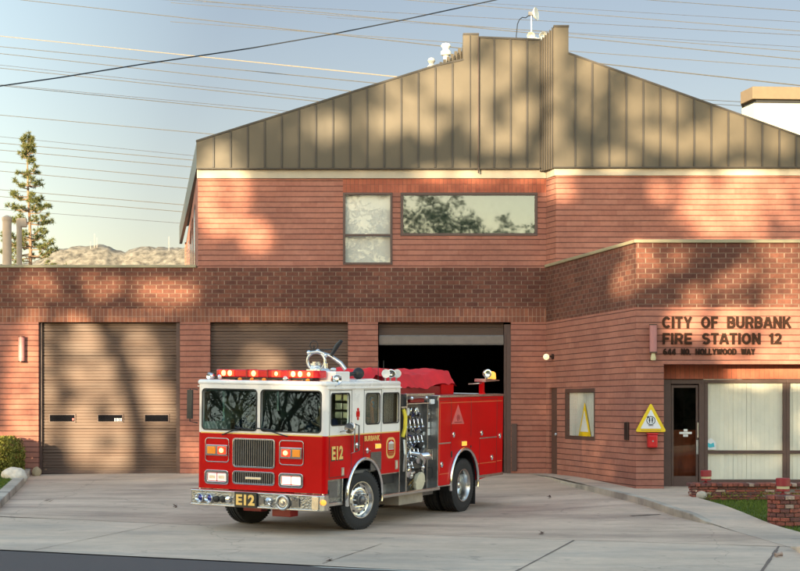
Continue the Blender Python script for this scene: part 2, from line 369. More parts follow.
def boxuv(me):
    uvl = me.uv_layers.new(name='UVMap')
    for p in me.polygons:
        n = p.normal
        if abs(n.z) > .7: t = Vector((1, 0, 0)); u2 = Vector((0, 1, 0))
        else: t = Vector((0, 0, 1)).cross(n).normalized(); u2 = Vector((0, 0, 1))
        for li in p.loop_indices:
            co = me.vertices[me.loops[li].vertex_index].co
            uvl.data[li].uv = (co.dot(t)+50, co.dot(u2)+20)
def finish(me, name, parent, bevel=0, smooth=None, local=False, uv=False, recalc=True, seg=2):
    if recalc:
        bm = bmesh.new(); bm.from_mesh(me); bmesh.ops.recalc_face_normals(bm, faces=bm.faces); bm.to_mesh(me); bm.free()
    if uv: boxuv(me)
    if smooth is not None:
        me.polygons.foreach_set('use_smooth', [True]*len(me.polygons)); me.set_sharp_from_angle(angle=R(smooth))
    o = bpy.data.objects.new(name, me); COL.objects.link(o)
    if parent is not None:
        o.parent = parent
        if not local: o.location = -root_of(parent)
    if bevel:
        md = o.modifiers.new('bevel', 'BEVEL'); md.width = bevel; md.segments = seg; md.limit_method = 'ANGLE'; md.angle_limit = R(40)
    return o
def one(name, mats, parent=None, **k):
    """shorthand: returns an MB whose build is preset"""
    pass

def rrect(x0, x1, z0, z1, r, n=4):
    pts = []
    for cx, cz, a0 in ((x1-r, z1-r, 0), (x0+r, z1-r, 90), (x0+r, z0+r, 180), (x1-r, z0+r, 270)):
        for i in range(n+1): a = R(a0+90*i/n); pts.append((cx+r*math.cos(a), cz+r*math.sin(a)))
    return pts
def curve_mesh(polys, thick, bevel=0):
    cu = bpy.data.curves.new('c', 'CURVE'); cu.dimensions = '2D'; cu.fill_mode = 'BOTH'; cu.extrude = max(thick/2-bevel, 1e-4)
    cu.bevel_depth = bevel; cu.bevel_resolution = 1; cu.offset = -bevel
    for pts in polys:
        sp = cu.splines.new('POLY'); sp.points.add(len(pts)-1); sp.use_cyclic_u = True
        for i, (a, b) in enumerate(pts): sp.points[i].co = (a, b, 0, 1)
    o = bpy.data.objects.new('c', cu); COL.objects.link(o)
    me = bpy.data.meshes.new_from_object(o.evaluated_get(bpy.context.evaluated_depsgraph_get()))
    bpy.data.objects.remove(o); bpy.data.curves.remove(cu); return me
def panel(name, polys, thick, Mx, m, parent, bevel=.004, local=True, smooth=35):
    me = curve_mesh(polys, thick, bevel); me.transform(Mx); me.materials.clear(); me.materials.append(MATS[m])
    me.name = name
    return finish(me, name, parent, 0, smooth, local, False, False)
def basis(o, x, y, z):
    M = Matrix.Identity(4)
    for i, v in enumerate((x, y, z)):
        for j in range(3): M[j][i] = v[j]
    for j in range(3): M[j][3] = o[j]
    return M
def text(name, s, x0, x1, zb, zt, Mx, depth, m, parent, local=True, bold=.0, word=1.0, char=1.0, label=None):
    """lettering fitted into the rectangle x0..x1, zb..zt of the plane Mx"""
    cu = bpy.data.curves.new('t', 'FONT'); cu.body = s; cu.size = 1; cu.offset = bold; cu.extrude = .02; cu.space_word = word; cu.space_character = char
    o = bpy.data.objects.new('t', cu); COL.objects.link(o)
    me = bpy.data.meshes.new_from_object(o.evaluated_get(bpy.context.evaluated_depsgraph_get()))
    bpy.data.objects.remove(o); bpy.data.curves.remove(cu)
    xs = [v.co.x for v in me.vertices]; ys = [v.co.y for v in me.vertices]
    ax, bx, ay, by = min(xs), max(xs), min(ys), max(ys)
    for v in me.vertices:
        v.co = Vector((x0+(v.co.x-ax)/(bx-ax)*(x1-x0), zb+(v.co.y-ay)/(by-ay)*(zt-zb), v.co.z/.04*depth))
    me.transform(Mx); me.materials.clear(); me.materials.append(MATS[m]); me.name = name
    ob = finish(me, name, parent, 0, None, local, False, False)
    return ob

# ------------------------------------------------------------------ terrain
def sm(a, b, x):
    t = min(1, max(0, (x-a)/(b-a))); return t*t*(3-2*t)
RO = Vector((.4, 22.1)); RR = Vector((.9563, -.2924)); RN = Vector((.2924, .9563))   # road edge, its direction, and towards the building
def sn(x, y): d = Vector((x, y))-RO; return d.dot(RR), d.dot(RN)
def XY(s_, n_): p = RO+RR*s_+RN*n_; return p.x, p.y
def gd(x, y):
    xx = min(max(x, -9), 1); z = -.45+.025*(min(y, 40)-26.3)-.012*(xx+1.2)
    z += .10*sm(2, 4.4, x)*sm(28, 32, y)
    return z*(1-sm(36, 40, y)*.9)
def groundz(x, y):
    s_, n_ = sn(x, y); s_ = min(max(s_, -9), 6)
    if n_ >= 0:
        x2, y2 = XY(s_, n_); return gd(x2, y2)
    x2, y2 = XY(s_, 0); z0 = gd(x2, y2)-.01
    return z0+.10*math.sin(PI*min(1, -n_/19))
def sheet(name, poly, zf, m, step=1.2, parent=None, kind='structure', uv=False):
    bm = bmesh.new(); vs = [bm.verts.new((x, y, 0)) for x, y in poly]
    bm.faces.new(vs)
    xs = [p[0] for p in poly]; ys = [p[1] for p in poly]
    x = math.floor(min(xs)/step)*step
    while x < max(xs):
        bmesh.ops.bisect_plane(bm, geom=bm.faces[:]+bm.edges[:]+bm.verts[:], plane_co=(x, 0, 0), plane_no=(1, 0, 0)); x += step
    y = math.floor(min(ys)/step)*step
    while y < max(ys):
        bmesh.ops.bisect_plane(bm, geom=bm.faces[:]+bm.edges[:]+bm.verts[:], plane_co=(0, y, 0), plane_no=(0, 1, 0)); y += step
    bmesh.ops.triangulate(bm, faces=bm.faces[:])
    for v in bm.verts: v.co.z = zf(v.co.x, v.co.y)
    bmesh.ops.recalc_face_normals(bm, faces=bm.faces)
    for f in bm.faces:
        if f.normal.z < 0: f.normal_flip()
    me = bpy.data.meshes.new(name); bm.to_mesh(me); bm.free(); me.materials.append(MATS[m])
    me.polygons.foreach_set('use_smooth', [True]*len(me.polygons))
    o = bpy.data.objects.new(name, me); COL.objects.link(o)
    if kind: o['kind'] = kind
    return o
# far ground, road, pavements
g = MB(); g.add([(-9000, -3000, -1.2), (9000, -3000, -1.2), (9000, 9000, -1.2), (-9000, 9000, -1.2)], [(0, 1, 2, 3)])
tag(g.build('ground', 'earth', recalc=False), kind='structure')
sheet('road', [XY(-90, 0), XY(-90, -19), XY(90, -19), XY(90, 0)], lambda x, y: groundz(x, y)-.004, 'asphalt', 3)
sheet('pavement', [XY(-90, 0), XY(90, 0), XY(90, 4.45), XY(-90, 4.45)], groundz, 'concrete_walk', 1.5)
sheet('pavement', [XY(-90, -19), XY(90, -19), XY(90, -24), XY(-90, -24)], lambda x, y: groundz(x, y)+.12, 'concrete_walk', 3)
K1 = (-8.95, 39.99); K0 = (-7.25, 29.5)
KR = [(3.1, 39.9), (3.45, 38.2), (4.30, 33.0), (4.95, 29.7), (5.45, 28.2), (5.75, 27.2)]   # kerb line on the right of the driveway
def onjoint(x):  # y of the joint line at x
    s_ = (x-RO.x-RN.x*4.45)/RR.x; return XY(s_, 4.45)[1]
sheet('driveway', [(K0[0]-.1, onjoint(K0[0]-.1)), (5.9, onjoint(5.9))]+[KR[4], KR[3], KR[2], KR[1], KR[0], (3.1, 40.3), (-9, 40.3), K1, K0], groundz, 'concrete_drive', 1.0)
def kh(x, y): return .115*sm(39, 36, y)*sm(27.9, 30, y) if x > 0 else .13
def walkz(x, y): return groundz(x, y)+.115*sm(40, 36, y)*sm(27.6, 30.5, y)+.003
sheet('footpath', [(5.9, onjoint(5.9)), (6.9, onjoint(6.9)), (6.55, 27.7), (5.72, 31.5), (5.72, 32.25), (12.5, 32.3), (12.5, 34.7), (12.5, 34.9), (4.9, 34.9), (3.6, 40.2), (3.1, 40.2), KR[0], KR[1], KR[2], KR[3], KR[4]], walkz, 'concrete_walk', .8)
# right kerb face and left kerb
def kerb(name, pts, wd, h0, m, zf=groundz):
    o = MB(); P = []
    for i, (x, y) in enumerate(pts):
        a = Vector(pts[max(i-1, 0)]); b = Vector(pts[min(i+1, len(pts)-1)]); t = (b-a).normalized(); nn = Vector((t.y, -t.x))
        hh = h0(i/(len(pts)-1)); z = zf(x, y); P.append((Vector((x, y)), nn, z, hh))
    for i in range(len(P)-1):
        (p, n1, z, h1), (q, n2, z2, h2) = P[i], P[i+1]
        a = p+n1*wd; b = q+n2*wd
        o.add([(p.x, p.y, z-.1), (q.x, q.y, z2-.1), (b.x, b.y, z2-.1), (a.x, a.y, z-.1), (p.x, p.y, z+h1), (q.x, q.y, z2+h2), (b.x, b.y, z2+h2), (a.x, a.y, z+h1)],
              [(0, 3, 2, 1), (4, 5, 6, 7), (0, 1, 5, 4), (2, 3, 7, 6)]+([(3, 0, 4, 7)] if i == 0 else [])+([(1, 2, 6, 5)] if i == len(P)-2 else []))
    bm = bmesh.new(); me = bpy.data.meshes.new(name); me.from_pydata(o.v, [], o.f); bm.from_mesh(me)
    bmesh.ops.remove_doubles(bm, verts=bm.verts, dist=.002); bm.to_mesh(me); bm.free(); me.materials.append(MATS[m])
    ob = finish(me, name, None, .015, None); ob['kind'] = 'structure'; return ob
def refine(pts, k=6):
    r = []
    for a, b in zip(pts[:-1], pts[1:]):
        for i in range(k): r.append((a[0]+(b[0]-a[0])*i/k, a[1]+(b[1]-a[1])*i/k))
    return r+[pts[-1]]
kerb('kerb', refine(KR[:5]), -.15, lambda t: .004+.125*sm(.12, .5, t)*(1-sm(.8, 1, t)), 'kerb_concrete')
kerb('kerb', refine([K1, K0], 12)+[(-7.15, 29.0)], .24, lambda t: .15*(1-sm(.80, 1, t)*.9), 'kerb_concrete')
lawnz = lambda x, y: groundz(x, y)+.13
sheet('lawn', [(-30, onjoint(-30)), (K0[0]-.25, onjoint(K0[0]-.25)+.3), (K0[0]-.22, K0[1]), (K1[0]-.22, K1[1]), (-9.2, 40.2), (-30, 40.2)], lawnz, 'grass_base', 1.2)
sheet('lawn', [(5.75, 31.2), (6.58, 27.75), (7.0, onjoint(7.0)+.1), (30, onjoint(30)), (30, 31.9), (5.72, 31.9)], lambda x, y: walkz(min(x, 6), y)-.07, 'grass_base', 1.0)
# road-edge kerb flare at the right end of the driveway
fl = MB(); pts = [XY(4.42, 4.4), XY(4.65, 3.5), XY(5.05, 2.5), XY(6.1, .9), XY(8, .15), XY(40, .15), XY(40, 4.45), XY(4.9, 4.45)]
zz = [0.015, .12, .14, .14, .14, .14, .14, .05]
n_ = len(pts); fl.add([(x, y, groundz(x, y)-.05) for x, y in pts]+[(x, y, groundz(x, y)+zz[i]) for i, (x, y) in enumerate(pts)],
                      [tuple(range(n_, 2*n_))]+[(i, (i+1) % n_, n_+(i+1) % n_, n_+i) for i in range(n_)])
tag(fl.build('kerb', 'concrete_walk', bevel=.02), kind='structure')
# joints in the concrete: thin dark strips of sealant
def strip(pts, wd, zf=groundz, off=.005):
    o = MB(); P = refine(pts, 8)
    for (x0, y0), (x1, y1) in zip(P[:-1], P[1:]):
        t = Vector((x1-x0, y1-y0)).normalized(); nn = Vector((-t.y, t.x))*wd/2
        j = random.uniform(.6, 1.2)
        o.add([(x0-nn.x*j, y0-nn.y*j, zf(x0, y0)+off), (x1-nn.x*j, y1-nn.y*j, zf(x1, y1)+off), (x1+nn.x*j, y1+nn.y*j, zf(x1, y1)+off), (x0+nn.x*j, y0+nn.y*j, zf(x0, y0)+off)], [(0, 1, 2, 3)])
    return o
jm = MB()
for pts, wd in (([XY(-14, 4.45), XY(6, 4.45)], .028), ([XY(1.1, 4.4), XY(1.1, .1)], .032), ([XY(4.25, 4.5), XY(4.25, 0)], .052), ([XY(-1.6, 2.9), XY(-1.6, .2)], .016), ([XY(-6, 4.4), XY(-6, .1)], .013)):
    q = strip(pts, wd); b = len(jm.v); jm.v += q.v; jm.f += [tuple(i+b for i in f) for f in q.f]; jm.m += q.m
tag(jm.build('pavement_joints', 'joint_dark', recalc=False), kind='structure')
mat('gutter_pale', (.50, .46, .40), .9, var=.12)
gt = strip([XY(-60, -.06), XY(60, -.06)], .12, lambda x, y: groundz(x, y), .008)
tag(gt.build('gutter_edge', 'gutter_pale', recalc=False), kind='structure')

# grass blades on the two lawns (uncountable)
def blades(name, fn, n, zf, hgt=(.03, .07)):
    o = MB()
    for _ in range(n):
        p = fn()
        if p is None: continue
        x, y = p; z = zf(x, y); a = random.uniform(0, 2*PI); h_ = random.uniform(*hgt); d = Vector((math.cos(a), math.sin(a)))*.012; t = Vector((random.gauss(0, .02), random.gauss(0, .02)))
        o.add([(x-d.x, y-d.y, z-.01), (x+d.x, y+d.y, z-.01), (x+t.x, y+t.y, z+h_)], [(0, 1, 2)])
    return tag(o.build(name, 'grass_blade', recalc=False), 'short green grass covering the lawn beside the driveway', 'grass', kind='stuff')
def pl():
    x = random.uniform(-12, -7.4); y = random.uniform(29.6, 39.9)
    return (x, y) if x < K0[0]-.28+(K1[0]-K0[0])*(y-K0[1])/(K1[1]-K0[1]) else None
def prr():
    x = random.uniform(5.8, 10.5); y = random.uniform(26.2, 32)
    if y < onjoint(x)+.15: return None
    return (x, y) if x > 5.78+(31.2-y)*.245 else None
blades('grass', pl, 26000, lawnz)
tag(blades('grass', prr, 22000, lambda x, y: walkz(min(x, 6), y)-.07), 'short green grass around the small brick pillar', 'grass')

# ------------------------------------------------------------------ fire station
def FX(px, Y=40.): return (px-400)/1650*Y
def FZ(py, Y=40.): return 1.65+(405-py)/1650*Y
ST = empty('fire_station', (0, 40, 0), 'pink and brown brick fire station with gabled metal roof and three garage bays', 'fire station')
def wall(name, A, d, L, z0, z1, holes, th, m, parent=ST, uv=True):
    A = Vector((A[0], A[1])); d = Vector((d[0], d[1])).normalized(); nn = Vector((d.y, -d.x)); o = MB()
    ss = sorted(set([0, L]+[h[i] for h in holes for i in (0, 1)])); zs = sorted(set([z0, z1]+[h[i] for h in holes for i in (2, 3)]))
    zs = [z for z in zs if z0 <= z <= z1]
    def solid(i, j):
        if i < 0 or j < 0 or i >= len(ss)-1 or j >= len(zs)-1: return False
        a = (ss[i]+ss[i+1])/2; b = (zs[j]+zs[j+1])/2
        return not any(h[0] < a < h[1] and h[2] < b < h[3] for h in holes)
    def P(s_, z, t): q = A+d*s_-nn*t; return (q.x, q.y, z)
    for i in range(len(ss)-1):
        for j in range(len(zs)-1):
            if not solid(i, j): continue
            a, b, c, e = ss[i], ss[i+1], zs[j], zs[j+1]
            o.add([P(a, c, 0), P(b, c, 0), P(b, e, 0), P(a, e, 0)], [(0, 1, 2, 3)]); o.add([P(a, c, th), P(b, c, th), P(b, e, th), P(a, e, th)], [(3, 2, 1, 0)])
            if not solid(i-1, j): o.add([P(a, c, 0), P(a, e, 0), P(a, e, th), P(a, c, th)], [(0, 1, 2, 3)])
            if not solid(i+1, j): o.add([P(b, c, 0), P(b, e, 0), P(b, e, th), P(b, c, th)], [(3, 2, 1, 0)])
            if not solid(i, j-1): o.add([P(a, c, 0), P(b, c, 0), P(b, c, th), P(a, c, th)], [(3, 2, 1, 0)])
            if not solid(i, j+1): o.add([P(a, e, 0), P(b, e, 0), P(b, e, th), P(a, e, th)], [(0, 1, 2, 3)])
    return o.build(name, m, parent, uv=uv, recalc=False)
D1 = (FX(38.5), FX(180)); D2 = (FX(210), FX(348)); D3 = (FX(378), FX(511)); ZB = 3.66; ZT = 4.98; XA = 3.54
LX = -24.0; DZ = 3.66
bays = [(D1[0]-LX, D1[1]-LX, -1, DZ), (D2[0]-LX, D2[1]-LX, -1, DZ), (D3[0]-LX, D3[1]-LX, -1, DZ)]
for nm_, xa_, xb_ in (('garage_wall', LX, D1[0]), ('brick_pier', D1[1], D2[0]), ('brick_pier', D2[1], D3[0]), ('brick_pier', D3[1], XA)):
    wall(nm_, (xa_, 40), (1, 0), xb_-xa_, -.6, ZB, [], .35, 'pink_brick')
wall('soldier_course', (LX, 39.997), (1, 0), XA-LX, ZB, 3.99, [], .34, 'soldier_brick')
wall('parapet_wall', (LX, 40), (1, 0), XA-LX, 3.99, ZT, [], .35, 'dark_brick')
# dark return edge of the left wing, the roof of the wing, the back walls
wall('wing_side_wall', (LX, 60), (0, -1), 19.9, -.6, ZT, [], .35, 'pink_brick')
o = MB(); o.box(LX, -4.95, 39.97, 40.42, ZT, ZT+.065); o.build('parapet_cap', 'cap_metal', ST, bevel=.01)
o = MB(); o.box(LX+.35, XA, 40.35, 60, 4.55, 4.7); o.build('wing_roof', 'stucco_tan', ST)
# angled wall, pier, sign wall
B = Vector((4.85, 33.9)); A = Vector((XA, 40.0)); ad = (B-A).normalized(); AL = (B-A).length
def along(px):  # distance along the angled wall seen at that column
    k = (px-400)/1650; # A.x+ad.x*s = k*(A.y+ad.y*s)
    return (k*A.y-A.x)/(ad.x-k*ad.y)
def AP(s_, t=0): q = A+ad*s_-Vector((ad.y, -ad.x))*t; return q
sd0, sd1 = along(549.5), along(557); sw0, sw1 = along(565), along(595)
Yw = AP(sw0).y; wz1, wz0 = FZ(389, Yw), FZ(439, Yw); dz1 = FZ(388, AP(sd0).y)
wall('angled_wall', A, ad, AL, -.6, ZB, [(sd0, sd1, -1, dz1), (sw0, sw1, wz0, wz1)], .25, 'pink_brick')
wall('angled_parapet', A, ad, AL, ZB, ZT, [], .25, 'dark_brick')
wall('sign_wall', B, (1, 0), 12, 2.49, ZB, [], .6, 'pink_brick')
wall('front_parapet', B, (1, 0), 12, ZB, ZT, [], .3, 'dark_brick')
wall('corner_pier', B, (1, 0), 5.42-4.85, -.6, 2.49, [], .62, 'pink_brick')
wall('front_side_wall', (16.85, 34.5), (0, 1), 11.4, -.6, ZT, [], .3, 'pink_brick')
wall('window_header', (5.42, 34.48), (1, 0), 11.4, 2.19, 2.49, [], .2, 'red_soldier_brick')
q = MB(); q.box(5.425, 6.378, 34.495, 34.6, -.6, -.12); q.build('door_sill', 'frame_brown', ST)
q = MB(); q.box(6.38, 16.8, 34.51, 34.7, -.6, .02); q.build('window_base', 'pink_brick', ST, uv=True)
cap = MB(); nn = Vector((ad.y, -ad.x))
p0 = A+nn*.04; p1 = B+nn*.04+Vector((0, -.04)); p2 = Vector((17.0, 33.85)); p3 = Vector((17.0, 34.25)); p4 = B-nn*.3+Vector((.05, .35)); p5 = A-nn*.3
cap.prism([(p.x, p.y) for p in (p0, p1, p2, p3, p4, p5)], ZT, ZT+.07, 'xy'); cap.build('parapet_cap', 'cap_metal', ST, bevel=.01)
q = MB(); q.prism([(3.7, 39.4), (5.0, 34.3), (16.6, 34.3), (16.6, 46), (3.7, 46)], 4.55, 4.7, 'xy'); q.build('wing_roof', 'stucco_tan', ST)
# interior of the bays (dark), open at the raised door
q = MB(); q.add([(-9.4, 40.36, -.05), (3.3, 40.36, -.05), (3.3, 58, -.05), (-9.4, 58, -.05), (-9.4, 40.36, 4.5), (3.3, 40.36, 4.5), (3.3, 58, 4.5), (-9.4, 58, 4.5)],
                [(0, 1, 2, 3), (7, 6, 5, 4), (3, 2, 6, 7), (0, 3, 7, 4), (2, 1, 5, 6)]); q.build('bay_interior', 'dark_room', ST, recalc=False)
# jamb guards
q = MB(); q.box(D3[1]-.16, D3[1]-.003, 40.1, 40.33, -.1, DZ-.05); q.box(D3[1]-.10, D3[1]-.003, 40.003, 40.1, -.1, DZ-.3); q.build('jamb', 'frame_brown', ST)
q = MB(); q.box(D3[1]+.01, D3[1]+.14, 39.96, 39.995, .05, 1.2); q.build('jamb_guard', 'frame_brown', ST, bevel=.005)

# roller and sectional doors
def garage_door(x0, x1, z0, z1, y, pitch=.148, seams=0, nm='garage_door'):
    o = MB(); z = z0; k = 0; prof = []
    while z < z1-.01:
        h_ = min(pitch, z1-z); big = (k % 4 == 3)
        prof += [(y+.000, z), (y+.0, z+h_*.42), (y+.012, z+h_*.46), (y+.012, z+h_*.50), (y+.0, z+h_*.54), (y+.0, z+h_*(.90 if not big else .84)), (y+(.040 if big else .017), z+h_*.94), (y+(.040 if big else .017), z+h_)]
        z += h_; k += 1
    vs = []; fs = []
    for yy, zz_ in prof: vs += [(x0, yy, zz_), (x1, yy, zz_)]
    for i in range(len(prof)-1): fs.append((2*i, 2*i+1, 2*i+3, 2*i+2))
    o.add(vs, fs); o.add([(x0, y+.06, z0), (x1, y+.06, z0), (x1, y+.06, z1), (x0, y+.06, z1)], [(3, 2, 1, 0)])
    return o.build(nm, 'door_brown', ST, recalc=False)
d1 = garage_door(D1[0]+.004, D1[1]-.004, -.1, DZ-.004, 40.19); d1['label'] = 'brown garage door with three small dark windows'
for (a, b) in ((48.5, 73), (97, 121), (144, 167)):
    q = MB(); x0, x1 = FX(a), FX(b); z0, z1 = FZ(421.5), FZ(415)
    fr = MB(); fr.box(x0-.03, x1+.03, 40.165, 40.186, z0-.03, z1+.03); f = fr.build('window', 'frame_brown', d1, bevel=.005)
    q.box(x0, x1, 40.150, 40.163, z0, z1); q.build('pane', 'pane_black', f, bevel=.003)
q = MB()
for k in range(4): q.box(FX(113.5+2*k), FX(114.6+2*k), 40.14, 40.149, FZ(421.3), FZ(418.3))
q.build('sticker', 'paper', d1)
q = MB(); q.box(FX(71), FX(72.8), 40.14, 40.149, FZ(420.5), FZ(418.3)); q.build('sticker', 'red_dark', d1)
q = MB(); q.box(FX(40), FX(179), 40.14, 40.19, -.02, .05); q.build('bottom_seal', 'frame_brown', d1)
q = MB(); q.box(D1[1]-.10, D1[1]-.004, 40.06, 40.18, -.1, DZ-.01); q.box(D1[0]+.004, D1[0]+.06, 40.10, 40.18, -.1, DZ-.01); q.build('door_track', 'frame_brown', d1)
d2 = garage_door(D2[0]+.004, D2[1]-.004, -.1, DZ-.004, 40.17, pitch=.148)
d3 = garage_door(D3[0]+.02, D3[1]-.17, FZ(343), DZ-.004, 40.2, pitch=.10); d3['label'] = 'raised garage door rolled up above the open bay'
q = MB(); q.box(D3[0]+.02, D3[1]-.17, 40.12, 40.2, FZ(345), FZ(335)); q.build('bottom_bar', 'steel_dark', d3, bevel=.01)
mat('bar_grey', (.17, .14, .12), .5); q = MB(); q.box(D3[0]+.02, D3[1]-.17, 40.10, 40.119, FZ(344), FZ(336)); q.build('bottom_bar', 'bar_grey', d3, bevel=.006)

# upper storey
UL = FX(198); US0 = Vector((UL, 40)); US1 = Vector((-7.6, 58.6))
w1 = (FX(343)-UL, FX(392.5)-UL, ZT+.07, 6.80); w2 = (FX(400.5)-UL, FX(537.5)-UL, 5.75, 6.80)
wall('upper_wall', (UL, 40), (1, 0), XA-UL, ZT, 6.80, [w1, w2], .3, 'pink_brick')
x343 = FX(343)
wall('upper_wall', (UL, 40), (1, 0), x343-UL, 6.80, 7.14, [], .3, 'pink_brick')
wall('soldier_course', (x343, 39.998), (1, 0), XA-x343, 6.80, 7.14, [], .3, 'red_soldier_brick')
q = MB(); q.box(UL-.02, XA, 39.95, 40.3, 7.14, 7.40); q.build('band_course', 'white_band', ST, bevel=.01)
# side wall with four strip windows, splayed outwards
sdir = (US0-US1).normalized(); SLn = (US0-US1).length
holes = []
for k in range(5): holes.append((SLn-3.0-3.1*k-1.3, SLn-3.0-3.1*k, 4.9, 6.9))
wall('upper_side_wall', US1, sdir, SLn-.01, 4.5, 7.40, holes, .3, 'pink_brick')
for h_ in holes:
    nn = Vector((sdir.y, -sdir.x)); a = US1+sdir*h_[0]+nn*.015; b = US1+sdir*h_[1]+nn*.015; c = nn*-.02
    q = MB(); q.add([(a.x, a.y, 4.9), (b.x, b.y, 4.9), (b.x, b.y, 6.9), (a.x, a.y, 6.9)], [(0, 1, 2, 3)]); wn = q.build('window', 'glass_mirror', ST, recalc=False)
# right upper block, 0.5 m proud, with its return
YR = 39.45; XR = FX(556, YR); XE = 9.9
ret = Vector((XR-XA, YR-40)); wall('return_wall', (XA, 40), ret, ret.length, 4.6, 7.13, [], .3, 'pink_brick')
wall('upper_wall', (XR, YR), (1, 0), XE-XR, 4.6, 7.13, [], .3, 'pink_brick')
wall('upper_end_wall', (XE, YR+.3), (0, 1), 17.7, 4.6, 7.3, [], .3, 'pink_brick')
q = MB(); q.prism([(XA, 39.94), (XR-.04, YR-.05), (XE+.02, YR-.05), (XE+.02, YR+.3), (XA+.2, 40.3)], 7.13, 7.36, 'xy'); q.build('band_course', 'white_band', ST, bevel=.01)
# metal roof: front faces with real standing seams, sloping back
RF = MB(); YM = 39.86
def RX(px): return FX(px, YM)
def RZ(py): return FZ(py, YM)
top_left = [(196.5, 142), (437, 66), (463, 60.5)]
def ytop(px, prof):
    for (a, b), (c, d) in zip(prof[:-1], prof[1:]):
        if a <= px <= c: return b+(d-b)*(px-a)/(c-a)
    return prof[-1][1]
profL = [(RX(196.5), 7.38), (RX(463), 7.38), (RX(463), RZ(60.5)), (RX(437), RZ(66)), (RX(196.5), RZ(142))]
rf = MB(); rf.prism(profL, YM, YM+.12, 'xz'); roof = rf.build('roof', 'roof_metal', ST)
# roof planes behind the fascia
q = MB(); a0 = (RX(196.5), RZ(142)); a1 = (RX(437), RZ(66)); a2 = (RX(463), RZ(60.5))
q.add([(a0[0], YM+.12, a0[1]-.02), (a1[0], YM+.12, a1[1]-.02), (a2[0], YM+.12, a2[1]-.02), (a2[0], 58.6, a2[1]-.02), (a1[0]-1.5, 58.6, a1[1]-.02), (a0[0]-2.7, 58.6, a0[1]-.02)], [(0, 1, 4, 5), (1, 2, 3, 4)])
q.add([(RX(540), 40.3, RZ(39)-1), (RX(463), 40.3, RZ(39)-1), (RX(463), 58, RZ(39)-1), (RX(540), 58, RZ(39)-1)], [(0, 1, 2, 3)])
q.add([(4.0, YR+.1, 10.0), (XE, YR+.1, 7.95), (XE, 58, 7.95), (4.0, 58, 10.0)], [(0, 1, 2, 3)])
q.build('roof_deck', 'roof_seam', roof, recalc=False)
# left eave fascia running back along the splayed side
e0 = Vector((RX(196.5), YM)); e1 = Vector((-7.85, 58.7)); dd = (e1-e0).normalized(); nn = Vector((dd.y, -dd.x))*-1
q = MB(); q.add([(e0.x, e0.y, 7.38), (e1.x, e1.y, 7.38), (e1.x, e1.y, RZ(142)), (e0.x, e0.y, RZ(142)), (e0.x+.1, e0.y, 7.38), (e1.x+.1, e1.y, 7.38), (e1.x+.1, e1.y, RZ(142)), (e0.x+.1, e0.y, RZ(142))],
                [(0, 1, 2, 3), (7, 6, 5, 4), (0, 4, 5, 1), (3, 2, 6, 7)]); q.build('eave_fascia', 'roof_seam', roof)
# central tower
q = MB(); q.prism([(RX(463), 7.38), (RX(478.5), 7.38), (RX(478.5), RZ(35)), (RX(463), RZ(35))], YM-.004, YM+.25, 'xz')
q.prism([(RX(478.5), 7.38), (RX(541), 7.38), (RX(541), RZ(40.5)), (RX(478.5), RZ(38))], YM+.012, YM+.25, 'xz'); q.build('roof_tower', 'roof_metal', roof)
q = MB(); q.box(RX(477.8), RX(479), YM-.06, YM, 7.25, RZ(37)); q.build('downpipe', 'bronze', ST, bevel=.005)
# stepped fins left of the tower, each taller one nearer the tower
q = MB()
for k in range(7):
    xa = RX(436+3.9*k); zt = RZ(63-3.8*k); q.box(xa, xa+.07, YM+.2+.12*k, YM+2.0, 9.5, zt); q.box(xa+.07, xa+.1, YM+.24+.12*k, YM+2.0, 9.5, zt-.06)
q.box(RX(463)+.02, RX(478), YM+.25, YM+2, 9.4, RZ(36)); q.build('roof_fin', 'roof_metal', roof)
# pleated return between the tower and the right gable
YG = YR-.13; nstep = 6; prof = []
q = MB()
for k in range(nstep):
    px = 540+2.4*k; px2 = px+2.4; ya = 39.86-(k)*.095; zt = FZ(40-2.4*k, ya)
    xa = FX(px, ya); xb = FX(px2, ya)+.02
    q.cur = 0; q.box(xa, xb, ya, ya+.35, 7.3, zt)
    q.cur = 1; q.box(xa-.012, xa+.012, ya-.03, ya, 7.3, zt+.01)
q.build('roof_pleat', ['roof_metal', 'roof_seam'], roof)
def GX(px): return FX(px, YG)
def GZ(py): return FZ(py, YG)
profR = [(GX(554), 7.33), (XE+.1, 7.33), (XE+.1, GZ(137)-(XE+.1-GX(800))*.357), (GX(568.5), GZ(54)), (GX(568.5), GZ(27)), (GX(554), GZ(27))]
q = MB(); q.prism(profR, YG, YG+.15, 'xz'); q.build('roof_gable', 'roof_metal', roof)
q = MB(); q.box(GX(554), GX(568.5), YG+.15, YG+1.2, 9.3, GZ(27)-.01); q.build('roof_tower', 'roof_metal', roof)
